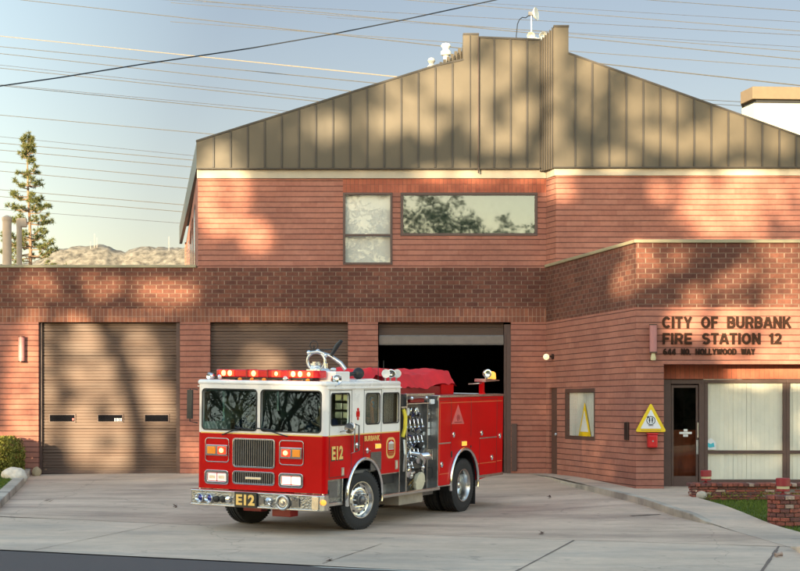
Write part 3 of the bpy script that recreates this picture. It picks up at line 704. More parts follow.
# standing seams + edge trim
sm_ = MB(); px = 213.5
while px < 462:
    y_ = ytop(px, top_left); sm_.box(RX(px)-.020, RX(px)+.020, YM-.032, YM-.001, 7.39, RZ(y_)-.015); px += 17.05
for px in (494, 510.5, 527): sm_.box(RX(px)-.020, RX(px)+.020, YM-.02, YM+.011, 7.39, RZ(38.5))
sm_.box(RX(470)-.01, RX(470)+.01, YM-.03, YM-.005, 7.39, RZ(35.5))
px = 575
while px < 815:
    y_ = 54+(px-568.5)*(137-54)/(800-568.5); sm_.box(GX(px)-.020, GX(px)+.020, YG-.032, YG-.001, 7.34, GZ(y_)-.015); px += 17.0
sm_.build('roof_seams', 'roof_seam', roof)
tr = MB()
def edge(x0, z0, x1, z1, y0, y1, t=.045):
    tr.add([(x0, y0, z0), (x1, y0, z1), (x1, y1, z1), (x0, y1, z0), (x0, y0, z0+t), (x1, y0, z1+t), (x1, y1, z1+t), (x0, y1, z0+t)], [(0, 3, 2, 1), (4, 5, 6, 7), (0, 1, 5, 4), (1, 2, 6, 5), (2, 3, 7, 6), (3, 0, 4, 7)])
edge(RX(196), RZ(142), RX(437), RZ(66), YM-.02, YM+.14); edge(RX(437), RZ(66), RX(463), RZ(60.5), YM-.02, YM+.14)
edge(GX(568.5), GZ(54), XE+.1, profR[2][1], YG-.02, YG+.17); edge(GX(553.5), GZ(27), GX(569), GZ(27), YG-.02, YG+.17); edge(RX(463), RZ(35), RX(479), RZ(35), YM-.02, YM+.26); edge(RX(479), RZ(38), RX(541), RZ(40.5), YM-.01, YM+.26)
tr.build('roof_trim', 'roof_seam', roof)
q = MB(); q.box(RX(196.5), RX(541), YM-.03, YM+.14, 7.352, 7.378); q.box(GX(553), XE+.1, YG-.03, YG+.14, 7.302, 7.328); q.build('drip_edge', 'roof_seam', roof)
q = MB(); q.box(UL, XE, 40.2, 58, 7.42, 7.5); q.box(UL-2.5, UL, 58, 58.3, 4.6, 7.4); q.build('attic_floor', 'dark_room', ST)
wall('rear_wall', (XE, 58.6), (-1, 0), XE+7.6, -.6, 7.4, [], .3, 'pink_brick'); wall('rear_wall', (-7.6, 60), (-1, 0), 16.4, -.6, 4.9, [], .3, 'pink_brick')

def vent(x, y, z, h_, r, label):
    t = empty('roof_vent', (x, y, z-.8), label, 'vent', 'white roof vents beside the tower')
    o = MB(); o.cyl((x, y, z-.8), (x, y, z+h_), r*.55, r*.55, 12); o.build('pipe', 'vent_white', t, smooth=40)
    o = MB(); o.lathe((x, y, z+h_*.45), (0, 0, 1), [(0, r*.6), (.02, r*1.0), (.10, r*1.05), (.14, r*.7), (.17, r*.55), (.24, r*1.0), (.30, r*.8), (.33, .01)], 14); o.build('cowl', 'vent_white', t, smooth=40)
vent(FX(446, 42), 42, FZ(59, 42), .18, .13, 'taller white mushroom roof vent nearer the tower')
vent(FX(431.5, 41.5), 41.5, FZ(71, 41.5), .03, .10, 'shorter white roof vent, lower on the slope')
# antenna mast with a small dish and a drooping cable
ax, ay = FX(531.5, 41), 41.0
t = empty('roof_antenna', (ax, ay, FZ(42, 41)), 'white dish antenna on a thin mast above the roof tower', 'antenna')
o = MB(); o.cyl((ax, ay, FZ(50, 41)), (ax, ay, FZ(13, 41)), .022, n=8); o.build('mast', 'steel', t)
o = MB(); o.lathe((ax+.08, ay, FZ(14, 41)), (.8, -.35, .1), [(-.03, .05), (-.03, .09), (.02, .15), (.05, .165), (.04, .15), (0, .09), (-.01, .01)], 20); o.build('dish', 'vent_white', t, smooth=50)
o = MB(); o.box(ax-.08, ax+.05, ay-.05, ay+.05, FZ(14, 41)-.04, FZ(14, 41)+.05); o.build('receiver', 'steel_dark', t)
o = MB(); pts = [(ax-.02, ay, FZ(14, 41))]+[(ax-.20+.16*math.cos(a), ay, FZ(28, 41)+.27*math.sin(a)) for a in [R(x) for x in (70, 100, 130, 160, 185)]]+[(ax-.38, ay, FZ(36, 41)), (ax-.36, ay, FZ(42, 41))]
o.tube(pts, .012, 6); o.build('cable', 'black', t)
t = empty('roof_floodlight', (ax+.1, 40.6, FZ(40, 40.6)), 'white floodlight at the foot of the antenna on the roof', 'floodlight')
for dx in (-.12, .16):
    o = MB(); c = (ax+.08+dx, 40.6, FZ(35.5, 40.6)); o.lathe(c, (dx, -.6, -.2), [(-.1, .05), (-.06, .075), (.03, .10), (.05, .10), (.045, .085), (-.02, .02)], 14); o.build('lamp_head', 'vent_white', t, smooth=50)
o = MB(); o.box(ax-.06, ax+.24, 40.58, 40.64, FZ(40.5, 40.6), FZ(38, 40.6)); o.cyl((ax+.08, 40.62, FZ(40, 40.6)-.5), (ax+.08, 40.62, FZ(37, 40.6)), .03, n=8); o.build('bracket', 'steel', t)
# roof ducts at far left
def duct(px0, px1, pytop, Y, label, elbow=None):
    t = empty('roof_duct', (FX((px0+px1)/2, Y), Y, 4.7), label, 'duct')
    r = (px1-px0)/2/1650*Y; x = FX((px0+px1)/2, Y); zt = FZ(pytop, Y)
    o = MB(); o.cyl((x, Y, 4.5), (x, Y, zt), r, n=20); o.build('pipe', 'duct_pink', t, smooth=40)
    if elbow:
        o = MB(); o.box(x-r, FX(elbow, Y), Y-r*.9, Y+r*.9, zt-.22, zt+.02); o.build('elbow', 'duct_pink', t, bevel=.03)
    else:
        o = MB(); o.lathe((x, Y, zt), (0, 0, 1), [(-.04, r), (-.04, r*1.12), (.04, r*1.12), (.09, r*.4), (.1, .01)], 20); o.build('cap', 'duct_pink', t, smooth=40)
    return t
duct(2.5, 11.5, 219, 43, 'tall round beige duct at the far left of the roof')
duct(16.5, 22, 219, 43.5, 'beige duct with a square elbow top right beside the tall one', 27)
# far white tower at right
t = empty('tower_building', (12, 50, 0), 'pale cream tower with tan top band behind the station roof at right', 'building')
ca = Vector((FX(754, 50), 50.)); cl = Vector((FX(742, 50.9), 50.9)); cr = Vector((ca.x+9, 50.6)); cbk = Vector((cr.x+1, 60.)); cb2 = Vector((cl.x+2.3, cl.y+8.5))
zt, zm = FZ(86.5, 50), FZ(103, 50)
def ring(grow=0, k=None):
    P = [ca, cr, cbk, cb2, cl]; c = sum(P, Vector((0, 0)))/5; return [((p-c)*(1+grow)+c) for p in P]
o = MB(); o.prism([(p.x, p.y) for p in ring()], -.8, zm, 'xy'); o.build('wall', 'stucco_white', t)
o = MB(); o.prism([(p.x, p.y) for p in ring(.012)], zm+.12, zt, 'xy'); o.build('roof_band', 'tan_band', t, bevel=.02)
o = MB(); o.prism([(p.x, p.y) for p in ring(-.02)], zm, zm+.12, 'xy'); o.build('shadow_gap', 'black', t)
for k in range(3):
    a = ca+(cr-ca)*(.18+.24*k); o = MB(); o.box(a.x, a.x+.12, a.y-.06, a.y+.1, zm-.0, zm+.12); o.build('bracket', 'stucco_tan', t)

# windows
def win_frame(x0, x1, z0, z1, y, fw, name='window', rails=(), mull=(), parent=ST, m='frame_brown', dp=.08):
    o = MB(); o.box(x0, x1, y, y+dp, z0, z0+fw); o.box(x0, x1, y, y+dp, z1-fw, z1); o.box(x0, x0+fw, y, y+dp, z0+fw, z1-fw); o.box(x1-fw, x1, y, y+dp, z0+fw, z1-fw)
    for r_ in rails: o.box(x0+fw, x1-fw, y, y+dp, r_-fw*.45, r_+fw*.45)
    for r_ in mull: o.box(r_-fw*.5, r_+fw*.5, y+.002, y+dp-.002, z0+fw, z1-fw)
    return o.build(name, m, parent, bevel=.006)
def pane(x0, x1, z0, z1, y, m, parent):
    o = MB(); o.box(x0, x1, y, y+.008, z0, z1); return o.build('pane', m, parent)
x0, x1 = UL+w1[0], UL+w1[1]
f = win_frame(x0, x1, w1[2], w1[3], 39.98, .055, rails=(FZ(235),)); f['label'] = 'upright two-pane window with white shade drawn'
pane(x0+.05, x1-.05, w1[2]+.05, w1[3]-.05, 40.03, 'glass_clear', f)
o = MB(); o.box(x0+.05, x1-.05, 40.12, 40.125, w1[2]+.05, w1[3]-.05); o.build('shade', 'shade_white', f)
x0, x1 = UL+w2[0], UL+w2[1]
f = win_frame(x0, x1, w2[2], w2[3], 39.98, .065); f['label'] = 'wide mirror-like window reflecting trees'
pane(x0+.06, x1-.06, w2[2]+.06, w2[3]-.06, 40.03, 'glass_mirror', f)
o = MB(); o.box(x0+.06, x1-.06, 40.2, 40.22, w2[2]+.06, w2[3]-.06); o.build('shade', 'backing_grey', f)  # grey backing added behind the glass so reflected trees read grey, not black
# angled-wall window and door (built in wall axes)
MA = basis((A.x, A.y, 0), (ad.x, ad.y, 0), (-nn.x, -nn.y, 0), (0, 0, 1)); an = Vector((ad.y, -ad.x)); MA = basis((A.x, A.y, 0), (ad.x, ad.y, 0), (-an.x, -an.y, 0), (0, 0, 1))
o = MB(); o.M = MA; F_ = .09
o.box(sw0, sw1, .0, .1, wz0, wz0+F_); o.box(sw0, sw1, 0, .1, wz1-F_, wz1); o.box(sw0, sw0+F_*1.6, 0, .1, wz0+F_, wz1-F_); o.box(sw1-F_, sw1, 0, .1, wz0+F_, wz1-F_)
fa = o.build('window', 'frame_brown', ST, bevel=.006); fa['label'] = 'side window with white vertical blinds on the angled wall'
o = MB(); o.M = MA; o.box(sw0+.1, sw1-.08, .012, .018, wz0+.08, wz1-.08); o.build('pane', 'glass_clear', fa)
o = MB(); o.M = MA; s_ = sw0+.12
while s_ < sw1-.1: o.box(s_, s_+.085, .06+.006*math.sin(s_*9), .066+.006*math.sin(s_*9), wz0+.05, wz1-.05); s_ += .095
o.build('blind', 'shade_white', fa)
o = MB(); o.M = MA; o.box(sd0+.01, sd1-.01, .05, .1, -.2, dz1-.01); dr = o.build('door', 'frame_brown', ST); dr['label'] = 'narrow brown side door at the end of the angled wall'
o = MB(); o.M = MA; o.ball((sd1-.15, .02, .95), .04, 8); o.build('handle', 'steel', dr)
# things on the angled wall
sa = along(593.5)-.12; Ya = AP(sa).y
YG0 = 33.9
t = MB()
# entrance door and glazing, recessed
YD = 34.5
dx0, dx1 = 5.42, FX(704.5, YD); dt = 2.18
f = MB(); f.box(dx0+.002, FX(671, YD), YD, YD+.1, -.2, dt); f.box(FX(699, YD), dx1, YD, YD+.1, -.2, dt); f.box(FX(671, YD), FX(699, YD), YD, YD+.1, FZ(384, YD), dt)
fdoor = f.build('entrance_frame', 'frame_brown', ST, bevel=.006)
a0, a1 = FX(671.5, YD), FX(698.5, YD); zt = FZ(385, YD); zb = -.12
f = MB(); f.box(a0, a0+.05, YD+.03, YD+.08, zb, zt); f.box(a1-.05, a1, YD+.03, YD+.08, zb, zt); f.box(a0+.05, a1-.05, YD+.03, YD+.08, zt-.06, zt); f.box(a0+.05, a1-.05, YD+.03, YD+.08, zb, zb+.28)
ed = f.build('door', 'frame_brown', ST, bevel=.005); ed['label'] = 'brown framed glass entrance door with decal'
pane(a0+.05, a1-.05, zb+.28, zt-.06, YD+.05, 'glass_door', ed)
f = MB(); f.tube([(a1-.02, YD+.03, .95), (a1-.02, YD-.03, .97), (a1-.02, YD-.03, 1.28), (a1-.02, YD+.03, 1.30)], .012, 8); f.box(a1-.045, a1, YD+.018, YD+.028, .62, .92); f.build('handle', 'steel', ed)
f = MB(); cx_ = (a0+a1)/2+.02; zc = FZ(433, YD)
f.box(cx_-.13, cx_+.13, YD+.042, YD+.047, zc-.022, zc+.022); f.box(cx_-.05, cx_+.05, YD+.042, YD+.047, zc-.08, zc-.03); f.box(cx_-.04, cx_+.04, YD+.042, YD+.047, zc+.03, zc+.08); f.build('decal', 'paper', ed)
# vestibule behind the glass
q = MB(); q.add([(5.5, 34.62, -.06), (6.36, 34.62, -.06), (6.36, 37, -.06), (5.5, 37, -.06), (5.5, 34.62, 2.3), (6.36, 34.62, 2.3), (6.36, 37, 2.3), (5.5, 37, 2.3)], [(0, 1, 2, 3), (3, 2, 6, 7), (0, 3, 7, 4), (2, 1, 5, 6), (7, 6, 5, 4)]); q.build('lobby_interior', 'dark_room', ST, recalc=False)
q = MB(); q.box(5.6, 6.34, 35.1, 35.2, -.05, 1.12); q.build('lobby_counter', 'wood_dark', ST)
wx = [(FX(704.5, YD)+.003, FX(786.5, YD)), (FX(786.5, YD)+.003, 9.85), (9.853, 11.6), (11.603, 13.4), (13.403, 15.1)]
for i, (xa, xb) in enumerate(wx):
    f = win_frame(xa, xb, .02, dt, YD, .07, rails=(FZ(452, YD),)); f['label'] = 'tall storefront window with vertical blinds'
    pane(xa+.06, xb-.06, .08, dt-.06, YD+.04, 'glass_clear', f)
    o = MB(); s_ = xa+.05
    while s_ < xb-.1:
        tw = random.uniform(.0, .012); o.add([(s_, YD+.075+tw, .05), (s_+.092, YD+.087-tw, .05), (s_+.092, YD+.087-tw, dt-.02), (s_, YD+.075+tw, dt-.02)], [(0, 1, 2, 3)]); s_ += .094
    o.build('blind', 'blind_white', f, recalc=False)
q = MB(); xw = FX(711, YD); zc = FZ(444, YD); q.prism([(xw-.11, zc-.12), (xw+.11, zc-.12), (xw+.11, zc+.04), (xw, zc+.13), (xw-.11, zc+.04)], YD+.028, YD+.036, 'xz')
dc = q.build('window_decal', 'paper', ST); q = MB(); q.prism([(xw-.08, zc-.05), (xw-.02, zc-.08), (xw+.08, zc-.06), (xw+.06, zc+.03), (xw, zc), (xw-.07, zc+.03)], YD+.024, YD+.0275, 'xz'); q.build('emblem', 'teal', dc)

# raised lettering: heavy grotesque capitals built from flat strokes
def arc(cx, cy, rx, ry, a0, a1, n=14): return [(cx+rx*math.cos(R(a0+(a1-a0)*i/n)), cy+ry*math.sin(R(a0+(a1-a0)*i/n))) for i in range(n+1)]
GL = {  # glyph: (width, [polylines]) on a cap height of 1; stroke centre lines
 'I': (.20, [[(.1, 0), (.1, 1)]]), '1': (.42, [[(.30, 0), (.30, 1)], [(.30, .90), (.20, .80), (.04, .77)]]),
 'C': (.80, [arc(.42, .5, .32, .40, 42, 318, 22)]), 'O': (.84, [arc(.42, .5, .32, .40, 0, 360, 28)]),
 'T': (.68, [[(0, .90), (.68, .90)], [(.34, 0), (.34, .9)]]), 'Y': (.76, [[(.08, 1), (.38, .45), (.38, 0)], [(.68, 1), (.38, .45)]]),
 'F': (.62, [[(.1, 0), (.1, 1)], [(.1, .90), (.62, .90)], [(.1, .50), (.55, .50)]]), 'E': (.66, [[(.1, 0), (.1, 1)], [(.1, .90), (.66, .90)], [(.1, .50), (.60, .50)], [(.1, .10), (.66, .10)]]),
 'B': (.72, [[(.1, 0), (.1, 1)], [(.1, .90)]+arc(.42, .71, .19, .19, 90, -90, 10)+[(.1, .52)], [(.42, .52)]+arc(.42, .31, .22, .21, 90, -90, 10)+[(.1, .10)]]),
 'R': (.74, [[(.1, 0), (.1, 1)], [(.1, .90)]+arc(.42, .68, .22, .22, 90, -90, 10)+[(.1, .46)], [(.44, .46), (.64, .0)]]),
 'U': (.76, [[(.1, 1)]+arc(.38, .36, .28, .26, 180, 360, 14)+[(.66, 1)]]), 'A': (.80, [[(.06, 0), (.36, .96)], [(.74, 0), (.44, .96)], [(.20, .30), (.60, .30)]]),
 'N': (.76, [[(.1, 0), (.1, 1)], [(.12, .94), (.64, .06)], [(.66, 0), (.66, 1)]]), 'K': (.76, [[(.1, 0), (.1, 1)], [(.12, .38), (.66, 1)], [(.32, .58), (.70, 0)]]),
 'S': (.70, [arc(.35, .705, .24, .195, 30, 270, 12)[:-1]+arc(.35, .30, .26, .21, 90, -150, 12)]), '2': (.64, [arc(.32, .69, .23, .21, 165, -25, 12)+[(.46, .50), (.10, .10), (.64, .10)]]),
 '6': (.66, [arc(.33, .32, .23, .22, 0, 360, 18), arc(.42, .36, .32, .54, 178, 96, 8)+[(.52, .86)]]), '4': (.68, [[(.50, 0), (.50, 1)], [(.46, .94), (.09, .30)], [(.06, .27), (.68, .27)]]),
 'H': (.76, [[(.1, 0), (.1, 1)], [(.1, .5), (.66, .5)], [(.66, 0), (.66, 1)]]), 'L': (.60, [[(.1, 0), (.1, 1)], [(.1, .10), (.60, .10)]]), 'D': (.76, [[(.1, 0), (.1, 1)], [(.1, .90), (.36, .90)]+arc(.36, .5, .30, .40, 88, -88, 14)+[(.36, .10), (.1, .10)]]),
 'W': (1.04, [[(.08, 1), (.29, .06)], [(.29, .06), (.52, .94)], [(.52, .94), (.75, .06)], [(.75, .06), (.96, 1)]]), '.': (.20, [[(.1, 0), (.1, .18)]])}
def stroke_text(s_, x0, x1, zb_, zt_, yf, dp, m, parent, wt=.19, name='lettering'):
    o = MB(); H = zt_-zb_; gap = .13; tot = sum(GL[c][0] for c in s_)+gap*(len(s_)-1); kx = (x1-x0)/tot; X = 0
    for c in s_:
        gw, pls = GL[c]
        for si, pl_ in enumerate(pls):
            P = [Vector(((X+a)*kx, b*H)) for a, b in pl_]; hwid = wt*H*.5; Lf = []; Rt = []; closed = (P[0]-P[-1]).length < 1e-4 and len(P) > 4
            for i, p in enumerate(P):
                a = P[i-1] if i else (P[-2] if closed else None); b = P[i+1] if i < len(P)-1 else (P[1] if closed else None)
                d0 = (p-a).normalized() if a is not None else None; d1 = (b-p).normalized() if b is not None else None
                if d0 is None: d0 = d1
                if d1 is None: d1 = d0
                t = (d0+d1).normalized(); nn_ = Vector((-t.y, t.x)); k = hwid/max(.45, nn_.dot(Vector((-d0.y, d0.x)))); Lf.append(p+nn_*k); Rt.append(p-nn_*k)
            n_ = len(P); y0_ = yf-dp-.0012*si; vs = []
            for q in Lf+Rt: vs.append((x0+q.x, y0_, zb_+min(max(q.y, 0), H)))
            for q in Lf+Rt: vs.append((x0+q.x, yf, zb_+min(max(q.y, 0), H)))
            for i in range(n_-1):
                o_ = 2*n_; o.add([vs[i], vs[i+1], vs[n_+i+1], vs[n_+i], vs[o_+i], vs[o_+i+1], vs[o_+n_+i+1], vs[o_+n_+i]], [(0, 1, 2, 3), (0, 4, 5, 1), (3, 2, 6, 7)]+([(0, 3, 7, 4)] if i == 0 else [])+([(1, 5, 6, 2)] if i == n_-2 else []))
        X += gw+gap
    return o.build(name, m, parent)
# raised lettering
MF = basis((0, YG0-.035, 0), (1, 0, 0), (0, 0, 1), (0, -1, 0))
def tz(py): return FZ(py, YG0)
def tx(px): return FX(px, YG0)
for s_, a, b, zb_, zt_, bo in (('CITY', 662, 691.5, 328.2, 316.6, .05), ('OF', 701, 717.5, 328.2, 316.6, .05), ('BURBANK', 727, 790.5, 328.2, 316.6, .05),
                              ('FIRE', 662.5, 691.5, 344.2, 333, .05), ('STATION', 702, 760, 344.4, 333, .05), ('12', 768.5, 781, 344.2, 333.2, .05),
                              ('644', 663, 675.5, 354.8, 348.6, .05), ('NO.', 681, 690.5, 354.8, 348.6, .05), ('HOLLYWOOD', 695.5, 736, 354.8, 348.6, .05), ('WAY', 741, 754.5, 354.8, 348.6, .06)):
    stroke_text(s_, tx(a), tx(b), tz(zb_), tz(zt_), YG0-.003, .035, 'letter_bronze', ST, wt=.20 if zb_ < 346 else .22)

# wall-mounted things
def sconce(px, py0, py1, Y, label):
    x = FX(px, Y); za, zb_ = FZ(py1, Y), FZ(py0, Y)
    t = empty('wall_sconce', (x, Y, za), label, 'wall light')
    o = MB(); o.cyl((x, Y-.10, za+.02), (x, Y-.10, zb_-.02), .075, n=20); o.build('tube_shade', 'sconce_pink', t, smooth=40)
    for z0_, z1_ in ((za, za+.02), (zb_-.02, zb_)):
        o = MB(); o.cyl((x, Y-.10, z0_), (x, Y-.10, z1_), .082, n=20); o.build('end_cap', 'bronze', t, smooth=40)
    o = MB(); o.box(x-.05, x+.05, Y-.04, Y-.003, za+.1, zb_-.1); o.build('wall_bracket', 'bronze', t)
    return t
sconce(22.5, 336.5, 362, 40, 'pink tube wall light left of the first garage door')
t = sconce(652.5, 324.5, 353, YG0, 'pink tube wall light left of the raised lettering')
xs_ = FX(652.5, YG0); zs_ = FZ(353, YG0)
o = MB(); o.lathe((xs_, YG0-.10, zs_), (0, 0, -1), [(0, .035), (.04, .04), (.10, .058), (.15, .05), (.16, .01)], 16); o.build('glass_globe', 'lamp_cream', t, smooth=50)
pa = AP(along(553.5)); zc = FZ(356.5, pa.y); an3 = Vector((an.x, an.y, 0))
t = empty('wall_lamp', (pa.x, pa.y, zc), 'small round white globe lamp high on the angled wall', 'wall light')
b0 = Vector((pa.x, pa.y, zc))
o = MB(); o.cyl(b0+an3*.003, b0+an3*.05, .06, n=14); o.cyl(b0+an3*.05, b0+an3*.14, .02, n=8); o.build('bracket', 'bronze', t, smooth=40)
o = MB(); o.ball(b0+an3*.18+Vector((0, 0, -.01)), .075, 16); o.build('globe', 'bulb_warm', t, smooth=80)
pa0, pa1 = along(625.5), along(631); Y_ = AP(pa0).y
o = MB(); o.M = MA; o.box(pa0, pa1-.1, -.035, -.003, FZ(440, Y_), FZ(422, Y_)); tag(o.build('wall_plaque', 'bronze', bevel=.008), 'dark bronze plaque on the angled brick wall', 'plaque')
# triangular yellow sign on the pier
xc = FX(650.8, YG0-.05); YS = YG0-.05; zb_, zt_ = FZ(432, YS), FZ(402.5, YS); hw = 15.8/1650*YS
t = empty('triangle_sign', (xc, YS, zb_), 'yellow bordered white triangle sign on the brick pier', 'sign')
def rtri(s_, r=.03):
    c = Vector((0, (zt_-zb_)/3)); P = [Vector((-hw, 0)), Vector((hw, 0)), Vector((0, zt_-zb_))]; P = [(p-c)*s_+c for p in P]; out_ = []
    for i in range(3):
        p = P[i]; a = (P[i-1]-p).normalized(); b = (P[(i+1) % 3]-p).normalized(); out_ += [tuple(p+a*r*1.6), tuple(p+(a+b)*r*.55), tuple(p+b*r*1.6)]
    return out_
MS = basis((xc, YS, zb_), (1, 0, 0), (0, 0, 1), (0, -1, 0))
panel('sign_board', [rtri(1)], .02, MS, 'yellow_sign', t, local=False)
M2 = basis((xc, YS-.013, zb_), (1, 0, 0), (0, 0, 1), (0, -1, 0)); panel('sign_face', [rtri(.66, .01)], .006, M2, 'white_sign', t, bevel=.001, local=False)
o = MB(); c3 = (xc, YS-.018, zb_+.235)
o.torus(c3, (0, 1, 0), .085, .007, 28, 6)
for dx in (-.028, .028):
    o.ball((xc+dx, YS-.018, zb_+.285), .014, 8, (1, .4, 1)); o.box(xc+dx-.014, xc+dx+.014, YS-.021, YS-.016, zb_+.22, zb_+.27); o.box(xc+dx-.008, xc+dx+.008, YS-.021, YS-.016, zb_+.185, zb_+.22)
o.prism([(xc-.09, zb_+.30), (xc-.05, zb_+.34), (xc-.045, zb_+.29)], YS-.021, YS-.016, 'xz'); o.box(xc-.05, xc+.05, YS-.019, YS-.016, zb_+.125, zb_+.137)
o.build('emblem', 'plate_black', t)
q = MB(); q.box(xc-.03, xc+.03, YS+.01, YG0-.003, zb_+.1, zb_+.4); q.build('bracket', 'steel', t)
# the repeating small print of the border is too small to read in the photograph: worn dark flecks
o = MB()
for k in range(14): x_ = xc-.20+.03*k; o.box(x_, x_+.018, YS-.0125, YS-.0105, zb_+.022, zb_+.042)
o.build('border_print', 'brass', t)
# red box under it
t = empty('red_box', (xc, YG0, FZ(448, YG0)), 'small red metal box on the pier below the triangle sign', 'box')
o = MB(); x_ = FX(651.5, YG0); o.box(x_-.10, x_+.10, YG0-.2, YG0-.003, FZ(447.5, YG0), FZ(434.5, YG0)); o.build('body', 'red_box', t, bevel=.03)
o = MB(); o.box(x_-.11, x_+.11, YG0-.215, YG0-.003, FZ(434.5, YG0), FZ(433, YG0)); o.build('lid', 'red_box', t, bevel=.008)
o = MB(); o.cyl((x_, YG0-.21, FZ(441, YG0)), (x_, YG0-.2, FZ(441, YG0)), .018, n=10); o.build('latch', 'steel', t)
# yellow triangular board leaning inside the side window
sg = sw0+(sw1-sw0)*.62; o = MB(); o.M = MA; zz_ = wz0+.09
o.prism([(sg-.42, zz_), (sg+.42, zz_), (sg, zz_+.75)], .028, .04, 'xz'); t = o.build('triangle_board', 'yellow_sign'); tag(t, 'yellow triangle board standing inside the side window', 'sign')
o = MB(); o.M = MA; o.prism([(sg-.28, zz_+.1), (sg+.28, zz_+.1), (sg, zz_+.58)], .022, .027, 'xz'); o.build('face', 'white_sign', t)

# ------------------------------------------------------------------ planter wall, pillar, path lights
def brick_row(o, cA, cB, z, h_, dep, bl, seed):
    r = random.Random(seed); cA = Vector(cA); cB = Vector(cB); L = (cB-cA).length; d = (cB-cA)/L; nn = Vector((d.y, -d.x)); s_ = -r.uniform(0, bl)
    while s_ < L:
        a = max(0, s_); b = min(L, s_+bl-.012); s_ += bl
        if b-a < .03: continue
        j = r.uniform(-.012, .012); q = [cA+d*a+nn*j, cA+d*b+nn*j, cA+d*b-nn*dep, cA+d*a-nn*dep]
        o.cur = r.choices([0, 1, 2], [7, 1.2, 4])[0]; z0_ = z+r.uniform(-.003, .003); z1_ = z+h_-.010+r.uniform(-.003, .003)
        o.add([(p.x, p.y, z0_) for p in q]+[(p.x, p.y, z1_) for p in q], [(0, 3, 2, 1), (4, 5, 6, 7), (0, 1, 5, 4), (1, 2, 6, 5), (2, 3, 7, 6), (3, 0, 4, 7)])
PW0 = Vector((5.62, 31.75)); PW1 = Vector((12.5, 31.9)); pzb = walkz(5.62, 31.6)-.10; pzt = FZ(483.5, 31.7)
t = empty('planter_wall', (5.6, 31.8, pzb), 'low old red brick planter wall below the storefront windows', 'wall')
o = MB(); o.box(5.66, 12.5, 31.80, 32.12, pzb-.2, pzt-.06); o.build('core', 'mortar', t)
o = MB(); nr = 6; ph = (pzt-.065-pzb)/nr
for k in range(nr):
    brick_row(o, PW0, PW1, pzb+ph*k, ph, .12, .19, k*7+1); brick_row(o, (5.62, 32.16), PW0+Vector((0, .005)), pzb+ph*k, ph, .1, .21, k*5+2)
o.build('bricks', ['old_brick', 'old_brick_pale', 'old_brick_dark'], t, bevel=.008)
o = MB(); s_ = 5.58
while s_ < 12.5:
    o.cur = random.choices([0, 1, 2], [6, 1, 3])[0]; j = random.uniform(-.01, .01); o.box(s_, s_+.095, 31.71+j, 32.16+j, pzt-.06+random.uniform(-.003, .003), pzt+random.uniform(-.004, .004)); s_ += .103
o.build('coping', ['old_brick', 'old_brick_pale', 'old_brick_dark'], t, bevel=.008)
o = MB(); o.ball((5.80, 31.74, pzb+.14), .1, 10, (1.1, .5, .9)); o.build('stone', 'kerb_concrete', t, smooth=60)
PX, PY = FX(784, 28.6), 28.6; pz0 = walkz(6, PY)-.05; pzt2 = FZ(494.5, 28.6)
t = empty('brick_pillar', (PX, PY, pz0), 'short round pillar of old red bricks standing on the grass', 'pillar')
o = MB(); o.cyl((PX, PY, pz0-.1), (PX, PY, pzt2-.02), .24, n=20); o.build('core', 'mortar', t)
o = MB(); rows = 7; ph = (pzt2-pz0)/rows; rr = random.Random(5)
for k in range(rows):
    r_ = .285 if k < rows-1 else .31; nb = 11; off_ = (k % 2)*.5
    for i in range(nb):
        a0_ = 2*PI*(i+off_)/nb; a1_ = a0_+2*PI/nb-.04; o.cur = rr.choices([0, 1, 2], [7, 1.6, 4])[0]; j = rr.uniform(-.008, .008); z0_ = pz0+ph*k; z1_ = z0_+ph-.012; vs = []
        for z in (z0_, z1_):
            for a, q in ((a0_, r_+j), ((a0_+a1_)/2, r_+j), (a1_, r_+j), (a1_, .17), (a0_, .17)): vs.append((PX+q*math.cos(a), PY+q*math.sin(a), z))
        o.add(vs, [(4, 3, 2, 1, 0), (5, 6, 7, 8, 9)]+[(i_, (i_+1) % 5, 5+(i_+1) % 5, 5+i_) for i_ in range(5)])
o.build('bricks', ['old_brick', 'old_brick_pale', 'old_brick_dark'], t, bevel=.008)
def path_light(x, y, z, s_, label):
    t = empty('path_light', (x, y, z), label, 'path light', 'red and cream lanterns on the planter bricks')
    o = MB(); o.lathe((x, y, z), (0, 0, 1), [(0, .06*s_), (.012*s_, .06*s_), (.02*s_, .025*s_), (.07*s_, .025*s_)], 16); o.build('foot', 'lamp_red', t, smooth=40)
    o = MB(); o.lathe((x, y, z+.055*s_), (0, 0, 1), [(0, .02*s_), (0, .105*s_), (.035*s_, .105*s_)], 20); o.build('base_ring', 'lamp_red', t, smooth=40)
    o = MB(); o.lathe((x, y, z+.09*s_), (0, 0, 1), [(0, .100*s_), (.045*s_, .100*s_)], 20); o.build('lens', 'lamp_cream', t, smooth=40)
    o = MB(); o.lathe((x, y, z+.134*s_), (0, 0, 1), [(-.002, .09*s_), (0, .112*s_), (.115*s_, .112*s_), (.125*s_, .1*s_), (.125*s_, .01)], 20); o.build('hood', 'lamp_red', t, smooth=40)
path_light(FX(706, 31.9), 31.9, pzt, .95, 'red and cream lantern on the long low planter wall')
path_light(FX(783, 28.6), 28.6, pzt2, 1.10, 'red and cream lantern on top of the round brick pillar')

